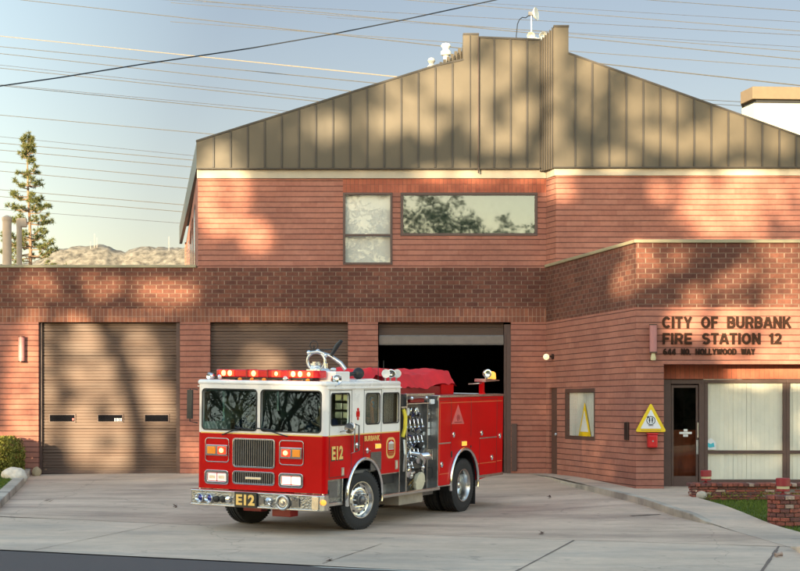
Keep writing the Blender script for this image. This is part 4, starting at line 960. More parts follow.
# ------------------------------------------------------------------ vegetation
def leafball(o, c, r, n, ls, rng, sc_=(1, 1, 1), shell=.0, thin=.55):
    c = Vector(c)
    for _ in range(n):
        d = Vector((rng.gauss(0, 1), rng.gauss(0, 1), rng.gauss(0, 1))).normalized()*(r*(shell+(1-shell)*rng.random()**.5)); p = c+Vector((d.x*sc_[0], d.y*sc_[1], d.z*sc_[2]))
        a = Vector((rng.gauss(0, 1), rng.gauss(0, 1), rng.gauss(0, .6))).normalized(); b = a.cross(Vector((rng.gauss(0, 1), rng.gauss(0, 1), rng.gauss(0, 1)))).normalized(); l = ls*rng.uniform(.7, 1.3)
        o.add([p-a*l*.5, p+b*l*thin*.5, p+a*l*.5, p-b*l*thin*.5], [(0, 1, 2, 3)])
# clipped bush
rng = random.Random(3)
bz = lawnz(-9.6, 39.2); bx0, bx1, by0, by1, bzt = -11.2, -9.02, 38.35, 39.75, FZ(436.5, 39)
t = empty('clipped_bush', (-10, 39, bz), 'clipped yellow-green bush against the wall at far left', 'bush')
o = MB()
for _ in range(11000):
    f_ = rng.random(); x = rng.uniform(bx0, bx1); y = rng.uniform(by0, by1); z = rng.uniform(bz+.02, bzt)
    k = rng.random()
    if k < .5: y = by0+abs(rng.gauss(0, .07))
    elif k < .7: z = bzt-abs(rng.gauss(0, .06))
    elif k < .85: x = bx1-abs(rng.gauss(0, .07))
    cxr = max(0, abs(x-(bx0+bx1)/2)-((bx1-bx0)/2-.35)); czr = max(0, z-(bzt-.3)); 
    if math.hypot(cxr, czr) > .345: continue
    p = Vector((x, y, z))+Vector([.05*mnoise.noise(Vector((x*3, y*3, z*3+i*9))) for i in range(3)])
    a = Vector((rng.gauss(0, 1), rng.gauss(0, 1), rng.gauss(0, 1))).normalized(); b = a.cross(Vector((rng.gauss(0, 1), rng.gauss(0, 1), rng.gauss(0, 1)))).normalized(); l = rng.uniform(.05, .085)
    o.add([p-a*l*.5, p+b*l*.32, p+a*l*.5, p-b*l*.32], [(0, 1, 2, 3)])
o.build('foliage', 'bush_leaf', t, recalc=False)
o = MB()
for _ in range(14):
    x = rng.uniform(bx0+.2, bx1-.2); y = rng.uniform(by0+.2, by1-.2); o.tube([(x, y, bz-.05), (x+rng.uniform(-.1, .1), y, bz+.4), (x+rng.uniform(-.25, .25), y+rng.uniform(-.2, .2), bzt-.15)], [.02, .014, .006], 5)
o.build('stems', 'bark_dark', t)
# white rock in front of the bush
def rock(x, y, z, rx, ry, rz, label, m='stone_white', seed=0):
    bm = bmesh.new(); bmesh.ops.create_icosphere(bm, subdivisions=4, radius=1)
    for v in bm.verts:
        k = 1+.20*mnoise.noise(v.co*1.3+Vector((seed, 0, 0)))+.06*mnoise.noise(v.co*4); v.co = Vector((v.co.x*rx*k, v.co.y*ry*k, v.co.z*rz*k))
    me = bpy.data.meshes.new('rock'); bm.to_mesh(me); bm.free(); me.materials.append(MATS[m]); me.polygons.foreach_set('use_smooth', [True]*len(me.polygons))
    ob = bpy.data.objects.new('rock', me); COL.objects.link(ob); ob.location = (x, y, z); return tag(ob, label, 'rock')
rock(FX(15, 37.7), 37.7, lawnz(-9, 37.7)+.05, .30, .24, .20, 'large pale rounded rock on the grass before the bush')
rock(-8.75, 39.72, .03, .11, .1, .13, 'small brown stone at the end of the left kerb', 'stucco_tan', 4)
# low plants at the planter foot
o = MB(); rng = random.Random(8)
for k in range(46): leafball(o, (5.9+rng.random()*3.0, 31.62-abs(rng.gauss(0, .05)), walkz(5.9, 31.5)+.03+rng.random()*.06), .07, 9, .05, rng)
tag(o.build('ground_cover', 'bush_leaf', recalc=False), 'low leafy weeds along the foot of the planter wall', 'weeds', kind='stuff')
# fallen leaves on the driveway
mat('dry_leaf', (.12, .06, .04), .9)
rng = random.Random(21)
def litter(x, y, s_, label, zf=groundz):
    o = MB()
    for k in range(4):
        a = rng.uniform(0, 2*PI); p = Vector((x+rng.gauss(0, s_*.3), y+rng.gauss(0, s_*.3), zf(x, y)+.012+.012*k)); u_ = Vector((math.cos(a), math.sin(a), rng.uniform(-.2, .4)))*s_; v_ = Vector((-math.sin(a), math.cos(a), rng.uniform(-.2, .4)))*s_*.5
        o.add([p-u_, p+v_, p+u_, p-v_], [(0, 1, 2, 3)])
    tag(o.build('dry_leaf', 'dry_leaf', recalc=False), label, 'leaf', 'dry leaves on the driveway')
for (x, y, s_, lb) in ((3.05, 33.6, .055, 'dark dry leaf on the driveway right of the truck'), (2.3, 26.9, .06, 'dry leaf on the joint behind the truck'),                        (-4.25, 31.2, .05, 'dry leaf just left of the truck bumper'), (-6.9, 32.4, .07, 'reddish dry leaf beside the left kerb'), (-1.0, 23.1, .05, 'small dry leaf at the gutter edge')): litter(x, y, s_, lb)
# crumpled can at the joint, dark slot drain
t = MB(); x_, y_ = XY(4.35, 3.05); t.lathe((x_, y_, groundz(x_, y_)+.04), (1, .3, .1), [(-.06, .01), (-.06, .032), (0, .026), (.05, .034), (.06, .01)], 10)
tag(t.build('crushed_can', 'old_brick_pale', smooth=40), 'crushed can lying on the pavement joint at lower right', 'can')
q = strip([(4.15, 29.75), (4.72, 29.95)], .12); tag(q.build('drain_slot', 'joint_dark', recalc=False), kind='structure')

# Norfolk-like pine behind the left wing
def pine(X, Y, zt, label):
    rng = random.Random(17); t = empty('pine_tree', (X, Y, -.8), label, 'tree')
    o = MB(); o.tube([(X+.06*math.sin(k), Y, -.8+(zt+.6)*k/12) for k in range(13)], [.15-.0110*k for k in range(13)], 8)
    lf = MB()
    def puff(c, r, n):
        for _ in range(n):
            d = Vector((rng.gauss(0, 1), rng.gauss(0, 1), rng.gauss(0, 1)+.5)).normalized(); l = r*rng.uniform(.5, 1.0); s_ = d.cross(Vector((rng.gauss(0, 1), rng.gauss(0, 1), rng.gauss(0, 1)))).normalized()*.014; p = Vector(c)+d*l*.15
            lf.add([p-s_, p+s_, p+d*l], [(0, 1, 2)])
    z = 3.6
    while z < zt-.2:
        f_ = (zt-z)/(zt-4.5); Lm = .16+1.55*min(1, f_)**.95
        for q_ in range(5 if f_ < .3 else 8):
            a = 2.4*q_+z*3.1+rng.uniform(-.4, .4); L = Lm*rng.uniform(.5, 1.1); zc = z+rng.uniform(-.14, .14)
            P0 = Vector((X, Y, zc)); e = Vector((X+math.cos(a)*L, Y+math.sin(a)*L, zc+.16*L+rng.uniform(-.05, .15))); m_ = Vector((X+math.cos(a)*L*.55, Y+math.sin(a)*L*.55, zc-.03*L))
            o.tube([P0, m_, e], [.028, .017, .007], 5)
            for q in range(int(3+L*6)):
                u_ = rng.uniform(.30, 1.0)**.8; s2 = rng.uniform(-.26, .26)*L*u_; p = (P0.lerp(m_, u_*2) if u_ < .5 else m_.lerp(e, u_*2-1))+Vector((-math.sin(a)*s2, math.cos(a)*s2, rng.uniform(-.02, .10)))
                puff(p, .15, 22)
            puff(e, .16, 40)
        z += rng.uniform(.34, .52) if f_ > .2 else .22
    for k in range(5): puff((X, Y, zt-.05-.16*k), .17, 40)
    o.build('trunk', 'bark', t); lf.build('crown', 'pine_leaf', t, recalc=False)
pine(FX(29, 60), 60, FZ(132, 60), 'slender pine with tufted branches behind the left wing roof')

# ---- trees across the street, behind the camera; their gaps let the low sun through
LIT = [  # (px, py, rx, ry) sunlit patches on the facade as seen in the photograph
 (92, 352, 52, 34), (70, 400, 34, 40), (135, 398, 26, 44), (150, 415, 18, 16), (100, 440, 34, 26), (24, 392, 14, 60), (32, 345, 8, 24), (16, 455, 26, 22), (48, 290, 26, 22), (100, 285, 18, 10), (165, 292, 28, 13), (180, 297, 14, 8),
 (258, 362, 20, 13), (222, 202, 26, 30), (205, 180, 16, 12), (255, 235, 12, 14), (225, 158, 18, 12),
 (330, 130, 20, 14), (375, 125, 12, 26), (405, 110, 24, 34), (445, 95, 26, 32), (430, 130, 12, 12), (470, 60, 12, 24), (500, 75, 20, 22), (480, 110, 14, 40), (515, 55, 16, 14), (525, 115, 18, 16), (505, 140, 26, 12), (555, 60, 14, 30), (558, 100, 10, 50), (562, 160, 20, 18), (590, 90, 12, 36), (600, 70, 14, 18), (640, 112, 16, 18),
 (655, 140, 34, 12), (700, 145, 34, 16), (735, 130, 22, 20), (775, 145, 22, 12), (672, 110, 10, 16), (620, 160, 20, 9), (480, 174, 60, 6), (560, 190, 12, 10), (700, 205, 18, 26), (750, 195, 34, 26), (790, 200, 20, 24), (735, 228, 30, 12), (660, 190, 8, 10),
 (644, 262, 12, 16), (690, 268, 26, 14), (718, 290, 30, 12), (772, 265, 26, 22), (700, 322, 28, 12), (735, 330, 22, 20), (768, 340, 34, 22), (790, 318, 20, 26), (740, 350, 26, 10), (745, 370, 16, 8), (790, 365, 26, 10)]
def litval(px, py):
    v = 0
    for a, b, c, d in LIT:
        g_ = 1.40 if (a > 636 and b > 240) else 1.0 if b < 172 else 1.14; c *= g_; d *= g_
        q = ((px-a)/c)**2+((py-b)/d)**2
        if q < 4: v = max(v, math.exp(-max(0, q-.8)*2.2))
    return v*(.55+.45*sm(-.35, .05, mnoise.noise(Vector((px*.055, py*.06, 8.1)))))
def hit(p):
    """where the sun ray through p lands: photograph column and row"""
    def at(Y): k = (Y-p.y)/(-SUN.y); return p-SUN*k
    tq = at(29.0)
    if -4.5 < tq.x < 2.6 and tq.z < 2.6: return None
    a = at(33.9)
    if a.x > 4.85 and a.z < 5.05: return (400+a.x/33.9*1650, 405-(a.z-1.65)/33.9*1650)
    a = at(39.5)
    if a.x > 3.7: return (400+a.x/39.5*1650, 405-(a.z-1.65)/39.5*1650)
    a = at(40.0); return (400+a.x/40*1650, 405-(a.z-1.65)/40*1650)
rng = random.Random(99)
crowns = [(-36.5, -13, 15), (-30.5, -10, 18.5), (-25, -12.5, 19), (-19.5, -10, 19), (-14, -12, 18.5), (-8.5, -10.5, 14.5), (-3.5, -13, 14.5), (1.5, -11, 13.6), (6.2, -12.5, 12.2), (11, -11, 12.5), (17, -12, 14), (22, -12, 13), (28, -11, 13.5), (34, -12, 13)]
tl = ['second', 'third', 'fourth', 'fifth', 'sixth', 'seventh', 'eighth', 'ninth', 'tenth', 'eleventh', 'twelfth', 'thirteenth']
for i, (tx_, ty_, th_) in enumerate(crowns):
    gz = groundz(tx_, ty_)+.1
    t = empty('street_tree', (tx_, ty_, gz), 'broad leafy tree across the street, ' + ('nearest the left end of the row' if i == 0 else 'at the right end of the row' if i == len(crowns)-1 else tl[i-1]+' from the left of the row'), 'tree', 'trees across the street')
    tr_ = MB(); lf = MB(); tr_.tube([(tx_, ty_, gz-.2), (tx_+.1, ty_, 3), (tx_-.1, ty_+.2, 5.5), (tx_, ty_, th_*.75)], [.34, .24, .18, .06], 10)
    zc = 5.0+(th_-5.0)/2
    ntry = 1900 if -34 < tx_ < -11 else 420
    for _ in range(ntry):
        u_ = Vector((rng.gauss(0, 1), rng.gauss(0, 1), rng.gauss(0, 1))).normalized()*rng.random()**.4
        c = Vector((tx_+u_.x*4.1, ty_+u_.y*3.2, zc+u_.z*(th_-5.0)/2))
        if c.z > th_: continue
        q4 = len(lf.f); leafball(lf, c, .42, 24, .21, rng, thin=.62)
        keep = []; vv = lf.v[q4*4:]  # let each leaf stand only where the photograph shows shade
        for k in range(24):
            p = (Vector(vv[4*k])+Vector(vv[4*k+2]))/2; h_ = hit(p); v = 0
            if h_ is not None:
                if not (-80 < h_[0] < 900): v = .45*(mnoise.noise(c*.5) > .05)
                else: v = max(litval(*h_)*1.15, .24*sm(.1, .5, mnoise.noise(Vector((h_[0]*.045, h_[1]*.05, 3.3)))))
            if rng.random() >= v: keep.append(k)
        del lf.v[q4*4:]; del lf.f[q4:]; del lf.m[q4:]
        for k in keep: b_ = len(lf.v); lf.v += vv[4*k:4*k+4]; lf.f.append((b_, b_+1, b_+2, b_+3)); lf.m.append(0)
        h_ = hit(c)
        if h_ is not None and litval(*h_) > .3: continue
        if rng.random() < .016:
            tr_.tube([(tx_, ty_, min(c.z-1.2, th_*.6)), (tx_*.6+c.x*.4, ty_*.6+c.y*.4, c.z-.8), c], [.08, .05, .02], 5)
    tr_.build('trunk', 'bark_dark', t); lf.build('crown', 'tree_leaf', t, recalc=False)
# a heavy limb whose shadow crosses the right parapet
def back(px, py, Y, k): p = Vector((FX(px, Y), Y, FZ(py, Y))); return p+SUN*k
t = empty('bare_tree', (back(656, 330, 33.9, 50).x, back(656, 330, 33.9, 50).y, -.4), 'bare tree with one long curving limb across the street', 'tree')
o = MB(); P = [back(*q, 33.9, 50) for q in ((652, 360), (655, 310), (663, 288), (690, 276), (715, 268), (738, 252), (748, 232), (752, 200))]
o.tube([(P[0].x, P[0].y, -.5), P[0]]+P[1:], [.4, .30, .28, .27, .26, .26, .24, .2, .1], 8)
P = [back(*q, 40, 52) for q in ((135, 430), (118, 360), (98, 322), (80, 296), (60, 270), (44, 240), (30, 200))]
o.tube([(P[0].x, P[0].y, -.5), P[0]]+P[1:], [.4, .26, .24, .24, .23, .22, .18, .1], 8)
o.build('trunk', 'bark_dark', t)
for (x_, y_, h2, lb) in ((-27, 9, 14, 'nearest open-crowned tree down the street to the left'), (-35, 8, 17, 'middle open-crowned tree down the street to the left'), (-45, 6, 20, 'farthest open-crowned tree down the street to the left')):
    t = empty('street_tree', (x_, y_, -.4), lb, 'tree', 'open-crowned trees down the street'); o = MB(); lf = MB(); rng = random.Random(int(-x_))
    o.tube([(x_, y_, -.5), (x_+.1, y_, 1.6), (x_, y_+.1, 2.6)], [.24, .18, .16], 8)
    def limb(p, d, l, r_, k):
        p = Vector(p); m_ = p+d*l*.5+Vector((rng.gauss(0, .12), rng.gauss(0, .12), rng.gauss(0, .08)))*l; e = p+d*l+Vector((0, 0, .05*l)); o.tube([p, m_, e], [r_, r_*.8, r_*.6], 6)
        if k == 0:
            leafball(lf, e, .5, 6, .15, rng); return
        for _ in range(3 if k > 1 else 4):
            d2 = (d+Vector((rng.gauss(0, .55), rng.gauss(0, .55), rng.gauss(.12, .35)))).normalized(); limb(e if rng.random() < .6 else m_, d2, l*rng.uniform(.6, .85), r_*.58, k-1)
    for _ in range(5):
        a = rng.uniform(0, 2*PI); limb((x_, y_, 2.4), Vector((math.cos(a)*.7, math.sin(a)*.7, rng.uniform(.5, 1.2))).normalized(), h2*.27, .13, 4)
    o.build('trunk', 'bark_dark', t); lf.build('crown', 'tree_leaf', t, recalc=False)
# two-storey houses across the street (shade the forecourt)
def house(x0, x1, y0, y1, z1, label, m):
    t = empty('house', ((x0+x1)/2, (y0+y1)/2, -.5), label, 'house', 'houses across the street')
    hs = []
    n = max(2, int((x1-x0)/3.2)); L = x1-x0
    for k in range(n):
        for zc in (.6, 3.6): a = L*(k+.3)/n; hs.append((a, a+1.3, zc, zc+1.4))
    wall('wall', (x1, y1), (-1, 0), L, -.6, z1-1.2, hs, .3, m, parent=t, uv=False)
    o = MB(); o.box(x0, x1-.002, y0, y1-.31, -.6, z1-1.2); o.build('wall', m, t)
    o = MB(); ym = (y0+y1)/2; o.add([(x0-.5, y0-.5, z1-1.2), (x1+.5, y0-.5, z1-1.2), (x1+.5, y1+.5, z1-1.2), (x0-.5, y1+.5, z1-1.2), (x0+2, ym, z1), (x1-2, ym, z1)], [(0, 1, 5, 4), (1, 2, 5), (2, 3, 4, 5), (3, 0, 4), (3, 2, 1, 0)]); o.build('roof', 'roof_seam', t)
    for h_ in hs:
        o = MB(); xa, xb = x1-h_[1], x1-h_[0]; o.box(xa, xb, y1-.2, y1-.19, h_[2], h_[3]); f = o.build('window', 'glass_mirror', t)
house(-44, -23, -34, -22, 9.6, 'wide two-storey house across the street behind the leftmost trees', 'stucco_tan')
house(-21, -6, -33, -21, 9.4, 'two-storey cream house across the street behind the middle trees', 'stucco_white')
house(-3.5, 30, -34, -23, 8.0, 'two-storey tan house across the street behind the right trees', 'stucco_tan')
# unseen foliage screen, added across the street to keep the forecourt in shade
t = empty('shade_hedge', (-18, -9, -.4), 'tall dense foliage screen added unseen across the street to shade the forecourt', 'shade_hedge'); o = MB(); rng = random.Random(4)
hx0, hx1 = -44, 36
for _ in range(12000):
    x = rng.uniform(hx0, hx1); top = 7.0 if x < -22 else 7.6; p = Vector((x, -17+rng.uniform(-1, 1), rng.uniform(-.4, top+.25*math.sin(x*1.7)))); a = Vector((rng.gauss(0, 1), rng.gauss(0, 1), rng.gauss(0, 1))).normalized(); b = a.cross(Vector((rng.gauss(0, 1), rng.gauss(0, 1), rng.gauss(0, 1)))).normalized(); l = .42
    o.add([p-a*l*.5, p+b*l*.4, p+a*l*.5, p-b*l*.4], [(0, 1, 2, 3)])
o.build('foliage', 'tree_leaf', t, recalc=False)

# ------------------------------------------------------------------ mountains, masts, wires
def ridge():
    o = MB(); nx, ny = 520, 60; vs = []; fs = []
    prof = [(-9999, 255), (30, 262), (50, 250), (62, 246), (80, 244.5), (95, 243.5), (105, 244), (115, 249), (122, 251), (132, 247.5), (150, 245.5), (170, 245), (185, 244.5), (240, 240), (330, 250), (420, 246), (560, 252), (800, 248), (9999, 256)]
    for j in range(ny):
        Y = 3300+40*j
        for i in range(nx):
            X = -2600+10*i*1.0; px = 400+X/4000*1650
            py = 250
            for (a, b), (c, d) in zip(prof[:-1], prof[1:]):
                if a <= px <= c: py = b+(d-b)*(px-a)/(c-a)
            H = (405-py)/1650*4000*1.03; f_ = min(1, j/17.5)**1.3*(1-.5*sm(.35, 1, j/ny))
            q = Vector((X*.006, Y*.006, 0)); r1 = abs(mnoise.noise(q))+.5*abs(mnoise.noise(q*2.3))+.25*abs(mnoise.noise(q*5.1)); r1 = r1*.6+.5*abs(mnoise.noise(q*11))+.25*abs(mnoise.noise(q*23)); z = H*f_*(1-.26*r1*(1-f_*.80))+H*.02*mnoise.noise(q*3)*f_
            vs.append((X, Y, z-3))
    for j in range(ny-1):
        for i in range(nx-1): b = j*nx+i; fs.append((b, b+1, b+nx+1, b+nx))
    o.add(vs, fs); return tag(o.build('mountain', 'mountain', recalc=False, smooth=60), kind='structure')
ridge()
def mast(px, h_, label):
    Y = 4000; x = FX(px, Y); z0_ = FZ(246, Y); w_ = h_*.035; t = MB()
    for sx, sy in ((-1, -1), (1, -1), (0, 1)): t.tube([(x+sx*w_, Y+sy*w_, z0_-20), (x+sx*w_*.4, Y+sy*w_*.4, z0_+h_)], .4, 4)
    for k in range(7):
        z = z0_+h_*k/7; u_ = w_*(1-.6*k/7); t.tube([(x-u_, Y-u_, z), (x+u_, Y-u_, z+h_/7)], .25, 4); t.tube([(x+u_, Y-u_, z), (x-u_, Y-u_, z+h_/7)], .4, 4)
    tag(t.build('radio_mast', 'tower_white'), label, 'radio mast', 'radio masts on the ridge')
mast(94.5, 30, 'tallest white radio mast on the ridge between pine and roof'); mast(97, 20, 'shorter mast just right of the tallest one'); mast(90.5, 12, 'shortest mast left of the tallest one'); mast(169, 22, 'lone faint radio mast near the station eave')
# wires: (px0,py0,px1,py1,depth,radius,material)
WL = [(0, -2.5, 200, 19.5, 'a'), (195, 0, 500, 30, 'a'), (0, 36, 180, 54.5, 'b'), (0, 46.5, 200, 66, 'a'), (0, 53.5, 200, 75, 'a'), (0, 65, 200, 86, 'c'), (0, 68, 200, 89, 'a'), (0, 84.5, 200, 103, 'c'), (0, 85.5, 200, 105.5, 'a'), (0, 115, 200, 133, 'a'),
      (0, 136.6, 192, 155.5, 'c'), (0, 143, 192, 160, 'a'), (0, 150, 192, 167, 'a'), (0, 161.6, 192, 179, 'a'), (0, 171, 192, 188.6, 'a'), (0, 189.7, 192, 205.5, 'a'), (0, 196.5, 192, 212.5, 'a'), (0, 209.5, 192, 224, 'c'),
      (150, -1, 420, 14, 'c'), (420, 1, 800, 31, 'a'), (420, 22, 800, 51.5, 'a'), (420, 40, 800, 68, 'a'), (650, 0, 800, 11, 'a'), (600, 10, 800, 22, 'c'), (600, 34.5, 800, 47, 'c'), (690, 99, 745, 102, 'a'), (690, 102.5, 745, 106, 'a')]
rw = [('wire_tan', .016), ('wire_pale', .018), ('steel_dark', .011)]
names_ = ['topmost', 'second', 'third', 'fourth', 'fifth', 'sixth', 'seventh', 'eighth', 'ninth', 'tenth', 'eleventh', 'twelfth', 'thirteenth', 'fourteenth', 'fifteenth', 'sixteenth', 'lowest']
for i, (a, b, c, d, k) in enumerate(WL):
    Y0, Y1 = 118.0+i*.8, 96.0+i*.8; m_, r_ = rw['abc'.index(k)]
    r_ *= 1.5
    p0 = Vector((FX(a, Y0), Y0, FZ(b, Y0))); p1 = Vector((FX(c, Y1), Y1, FZ(d, Y1)))
    e = .9; q0 = p0-(p1-p0)*(e if a < 10 or a in (420,) else 2.2); q1 = p1+(p1-p0)*(1.6 if c < 250 else 1.2)
    pts = [q0.lerp(q1, j/16) for j in range(17)]
    o = MB(); o.tube(pts, r_, 5, caps=False)
    side_ = 'left of the roof' if a < 10 else 'above the roof peak' if c < 600 else 'right of the roof peak'
    nm_ = ('wire %s counted from the top' % names_[min(i, 16)]) if i < 18 else ''
    lab = {18: 'faint wire near the top edge left of the peak', 19: 'tan wire passing just above the roof peak to the right', 20: 'tan wire behind the antenna foot running to the right edge', 21: 'lowest long tan wire right of the roof peak', 22: 'tan wire crossing the top right corner', 23: 'faint grey wire under the top right corner wire', 24: 'faint grey wire in the middle of the right sky', 25: 'upper short wire just left of the cream tower', 26: 'lower short wire just left of the cream tower'}.get(i)
    if i == 1: lab = 'tan wire entering at the top left of the roof peak'
    if lab is None:
        order = sorted([j for j in range(18) if WL[j][0] < 10], key=lambda j: WL[j][1]); kk = order.index(i)
        lab = '%s overhead wire down the left edge of the sky' % names_[kk]
        if kk == len(order)-1: lab = 'lowest overhead wire at the left edge of the sky'
    tag(o.build('power_line', m_, recalc=False), lab, 'wire', 'power lines crossing the sky')
o = MB(); pts = []
for a, b in ((-160, 112), (0, 86), (60, 77.5), (140, 64.5), (250, 48.3), (330, 34.5), (400, 20.5), (495, 0), (640, -34)): Y = 17+a*.004; pts.append((FX(a, Y), Y, FZ(b, Y)))
o.tube(pts, .0075, 6, caps=False); tag(o.build('power_line', 'wire_dark', recalc=False), 'thick black cable rising across the sky to the upper right', 'wire', 'power lines crossing the sky')

# ------------------------------------------------------------------ the fire engine (local axes: x rearwards, y to the far side, z up)
TU, TV, TW = Vector((0.44835802, 0.89369244, 0.01699754)), Vector((-0.89377302, 0.44798024, 0.02198832)), Vector((0.01203624, -0.02505059, 0.99961372))
TM = basis((-1.193, 26.287, -.452), TU, TV, TW)
FE = empty('fire_engine', (0, 0, 0), 'red fire engine with white cab top and flashing red light bar on the driveway', 'fire engine')
FE.matrix_world = TM; FE.location = TM.to_translation(); FE.rotation_euler = TM.to_euler()
W_ = 2.44
def SP(c): return basis((0, c, 0), (1, 0, 0), (0, 0, 1), (0, -1, 0))      # side planes: (x, z)
def FP(c): return basis((c, 0, 0), (0, 1, 0), (0, 0, 1), (1, 0, 0))       # front planes: (y, z)
FT = lambda c: basis((c, 0, 0), (0, -1, 0), (0, 0, 1), (-1, 0, 0))        # lettering on the front
def tb(o, name, m, parent=FE, **k): return o.build(name, m, parent, local=True, **k)
def arcpts(cu, cw, r, wlow, n=18):
    a0 = math.asin((wlow-cw)/r); return [(cu-r*math.cos(a0+(PI-2*a0)*i/n)*1.0, cw+r*math.sin(a0+(PI-2*a0)*i/n)) for i in range(n+1)]
FWu, RWu, AR = 1.34, 5.36, .62
# --- cab shell
cab = empty('cab', (0, 0, 0)); cab.parent = FE
low = [(.06, .90)]+arcpts(1.31, .57, AR, .90)+[(2.62, .90), (2.62, 1.60), (.06, 1.60)]
s1 = panel('side_panel', [low], .04, SP(.02), 'red_paint', cab)
s2 = panel('side_panel', [low], .04, SP(W_-.02), 'red_paint', cab)
wh = [rrect(.15, .76, 1.77, 2.28, .05), rrect(1.34, 1.84, 1.76, 2.27, .06), rrect(1.96, 2.55, 1.76, 2.27, .04)]
for c in (.02, W_-.02): panel('window_panel', [[(.06, 1.603), (2.62, 1.603), (2.62, 2.40), (.06, 2.40)]]+wh, .04, SP(c), 'truck_white', cab)
panel('front_panel', [[(.07, .68), (W_-.07, .68), (W_-.07, 1.60), (.07, 1.60)], rrect(.95, 1.725, 1.065, 1.51, .05), rrect(.95, 1.725, .79, .975, .06)], .04, FP(.02), 'red_paint', cab)
ws = [rrect(.10, 1.215, 1.655, 2.32, .06), rrect(1.30, 2.345, 1.655, 2.32, .06)]
panel('windshield_frame', [[(.07, 1.603), (W_-.07, 1.603), (W_-.07, 2.40), (.07, 2.40)]]+ws, .04, FP(.02), 'truck_white', cab)
for yy, sgn in ((0, 1), (W_, -1)):
    for m_, z0_, z1_ in (('red_paint', .68, 1.6), ('truck_white', 1.603, 2.40)):
        o = MB(); pts = [(.07-.07*math.cos(a), yy+sgn*(.07-.07*math.sin(a))) for a in [PI/2*i/6 for i in range(7)]]+[(.07, yy+sgn*.07)]
        if m_ == 'red_paint' and yy == 0: pass
        o.prism(pts, z0_, z1_, 'xy'); tb(o, 'corner_post', m_, cab, smooth=40)
o = MB(); o.box(-.012, 2.64, -.012, W_+.012, 2.385, 2.475); tb(o, 'roof', 'truck_white', cab, bevel=.075, smooth=50, seg=4)
o = MB(); o.box(.02, 2.63, -.022, -.0, 2.352, 2.372); o.box(.02, 2.63, W_, W_+.022, 2.352, 2.372); tb(o, 'drip_rail', 'truck_white', cab, bevel=.006)
o = MB(); o.box(2.58, 2.615, .04, W_-.04, .9, 2.40); tb(o, 'rear_wall', 'truck_white', cab)
o = MB(); o.box(2.555, 2.578, .06, W_-.06, 1.0, 2.33); tb(o, 'rear_lining', 'seat_dark', cab)
o = MB(); o.box(.045, 2.57, .045, W_-.045, .95, 1.0); o.box(.045, .30, .045, W_-.045, 1.0, 1.60); o.box(.9, 2.0, .75, 1.7, 1.0, 1.5); o.box(.045, 2.57, .045, W_-.045, 2.33, 2.36); tb(o, 'cab_interior', 'seat_dark', cab)
for (u_, v_) in ((.85, .3), (.85, 1.65), (2.0, .25), (2.0, 1.7)): o = MB(); o.box(u_, u_+.48, v_, v_+.5, 1.0, 1.26); o.box(u_+.42, u_+.52, v_, v_+.5, 1.2, 1.95); tb(o, 'seat', 'seat_dark', cab, bevel=.04)
o = MB(); o.torus((.48, .58, 1.60), (-.55, 0, 1), .20, .014, 28, 8); o.cyl((.3, .58, 1.45), (.48, .58, 1.59), .025, n=8); o.box(.46, .5, .4, .76, 1.59, 1.605); tb(o, 'steering_wheel', 'black', cab, smooth=40)
# equipment grid seen behind the driver window
o = MB()
for i in range(4):
    for j in range(3): o.box(1.20, 1.23, .08+.15*j, .21+.15*j, 1.70+.145*i, 1.82+.145*i)
tb(o, 'storage_rack', 'steel', cab, bevel=.01)
# glass
for pts in ws: panel('windshield', [[(a, (b-1.655)*1.0+0) for a, b in pts]], .006, basis((.012, 0, 1.655), (0, 1, 0), (.13, 0, .9915), (.9915, 0, -.13)), 'glass_windshield', cab, bevel=.001)
for i, pts in enumerate(wh):
    if i: panel('side_window', [pts], .006, SP(.02), 'glass_tint', cab, bevel=.001)
    panel('side_window', [pts], .006, SP(W_-.02), 'glass_truck', cab, bevel=.001)
def ringpanel(outer, inner, th, Mx, m, name, parent): return panel(name, [outer, inner], th, Mx, m, parent, bevel=.003)
for i, pts in enumerate(((.15, .76, 1.77, 2.28, .05), (1.34, 1.84, 1.76, 2.27, .06), (1.96, 2.55, 1.76, 2.27, .04))):
    a, b, c, d, r_ = pts; ringpanel(rrect(a-.012, b+.012, c-.012, d+.012, r_+.012), rrect(a+.008, b-.008, c+.008, d-.008, r_-.008), .014, SP(-.004), 'black', 'window_seal', cab)
for a, b in ((.10, 1.215), (1.30, 2.345)): ringpanel(rrect(a-.012, b+.012, 1.643, 2.332, .07), rrect(a+.010, b-.010, 1.665, 2.31, .05), .014, FP(-.004), 'black', 'window_seal', cab)
# dividing bars in side windows
o = MB()
for k in range(3): o.box(.50+.0*k, .505, .3, .31, 1.8, 2.2)
# door seams
o = MB()
for u_, a, b in ((.105, .93, 2.34), (.845, .93, 2.34), (1.275, 1.12, 2.34), (1.905, .93, 2.34)): o.box(u_-.006, u_+.006, -.0025, .002, a, b)
o.box(1.275, 1.905, -.0025, .002, 2.325, 2.335); o.box(.105, .845, -.0025, .002, 2.325, 2.335); o.box(.105, .66, -.0025, .002, .93, .94)
tb(o, 'door_seams', 'plate_black', cab)
o = MB(); o.box(.06, 2.62, -.004, .0, 1.592, 1.612); o.box(-.004, 0, .07, W_-.07, 1.592, 1.612); tb(o, 'belt_stripe', 'gold', cab)
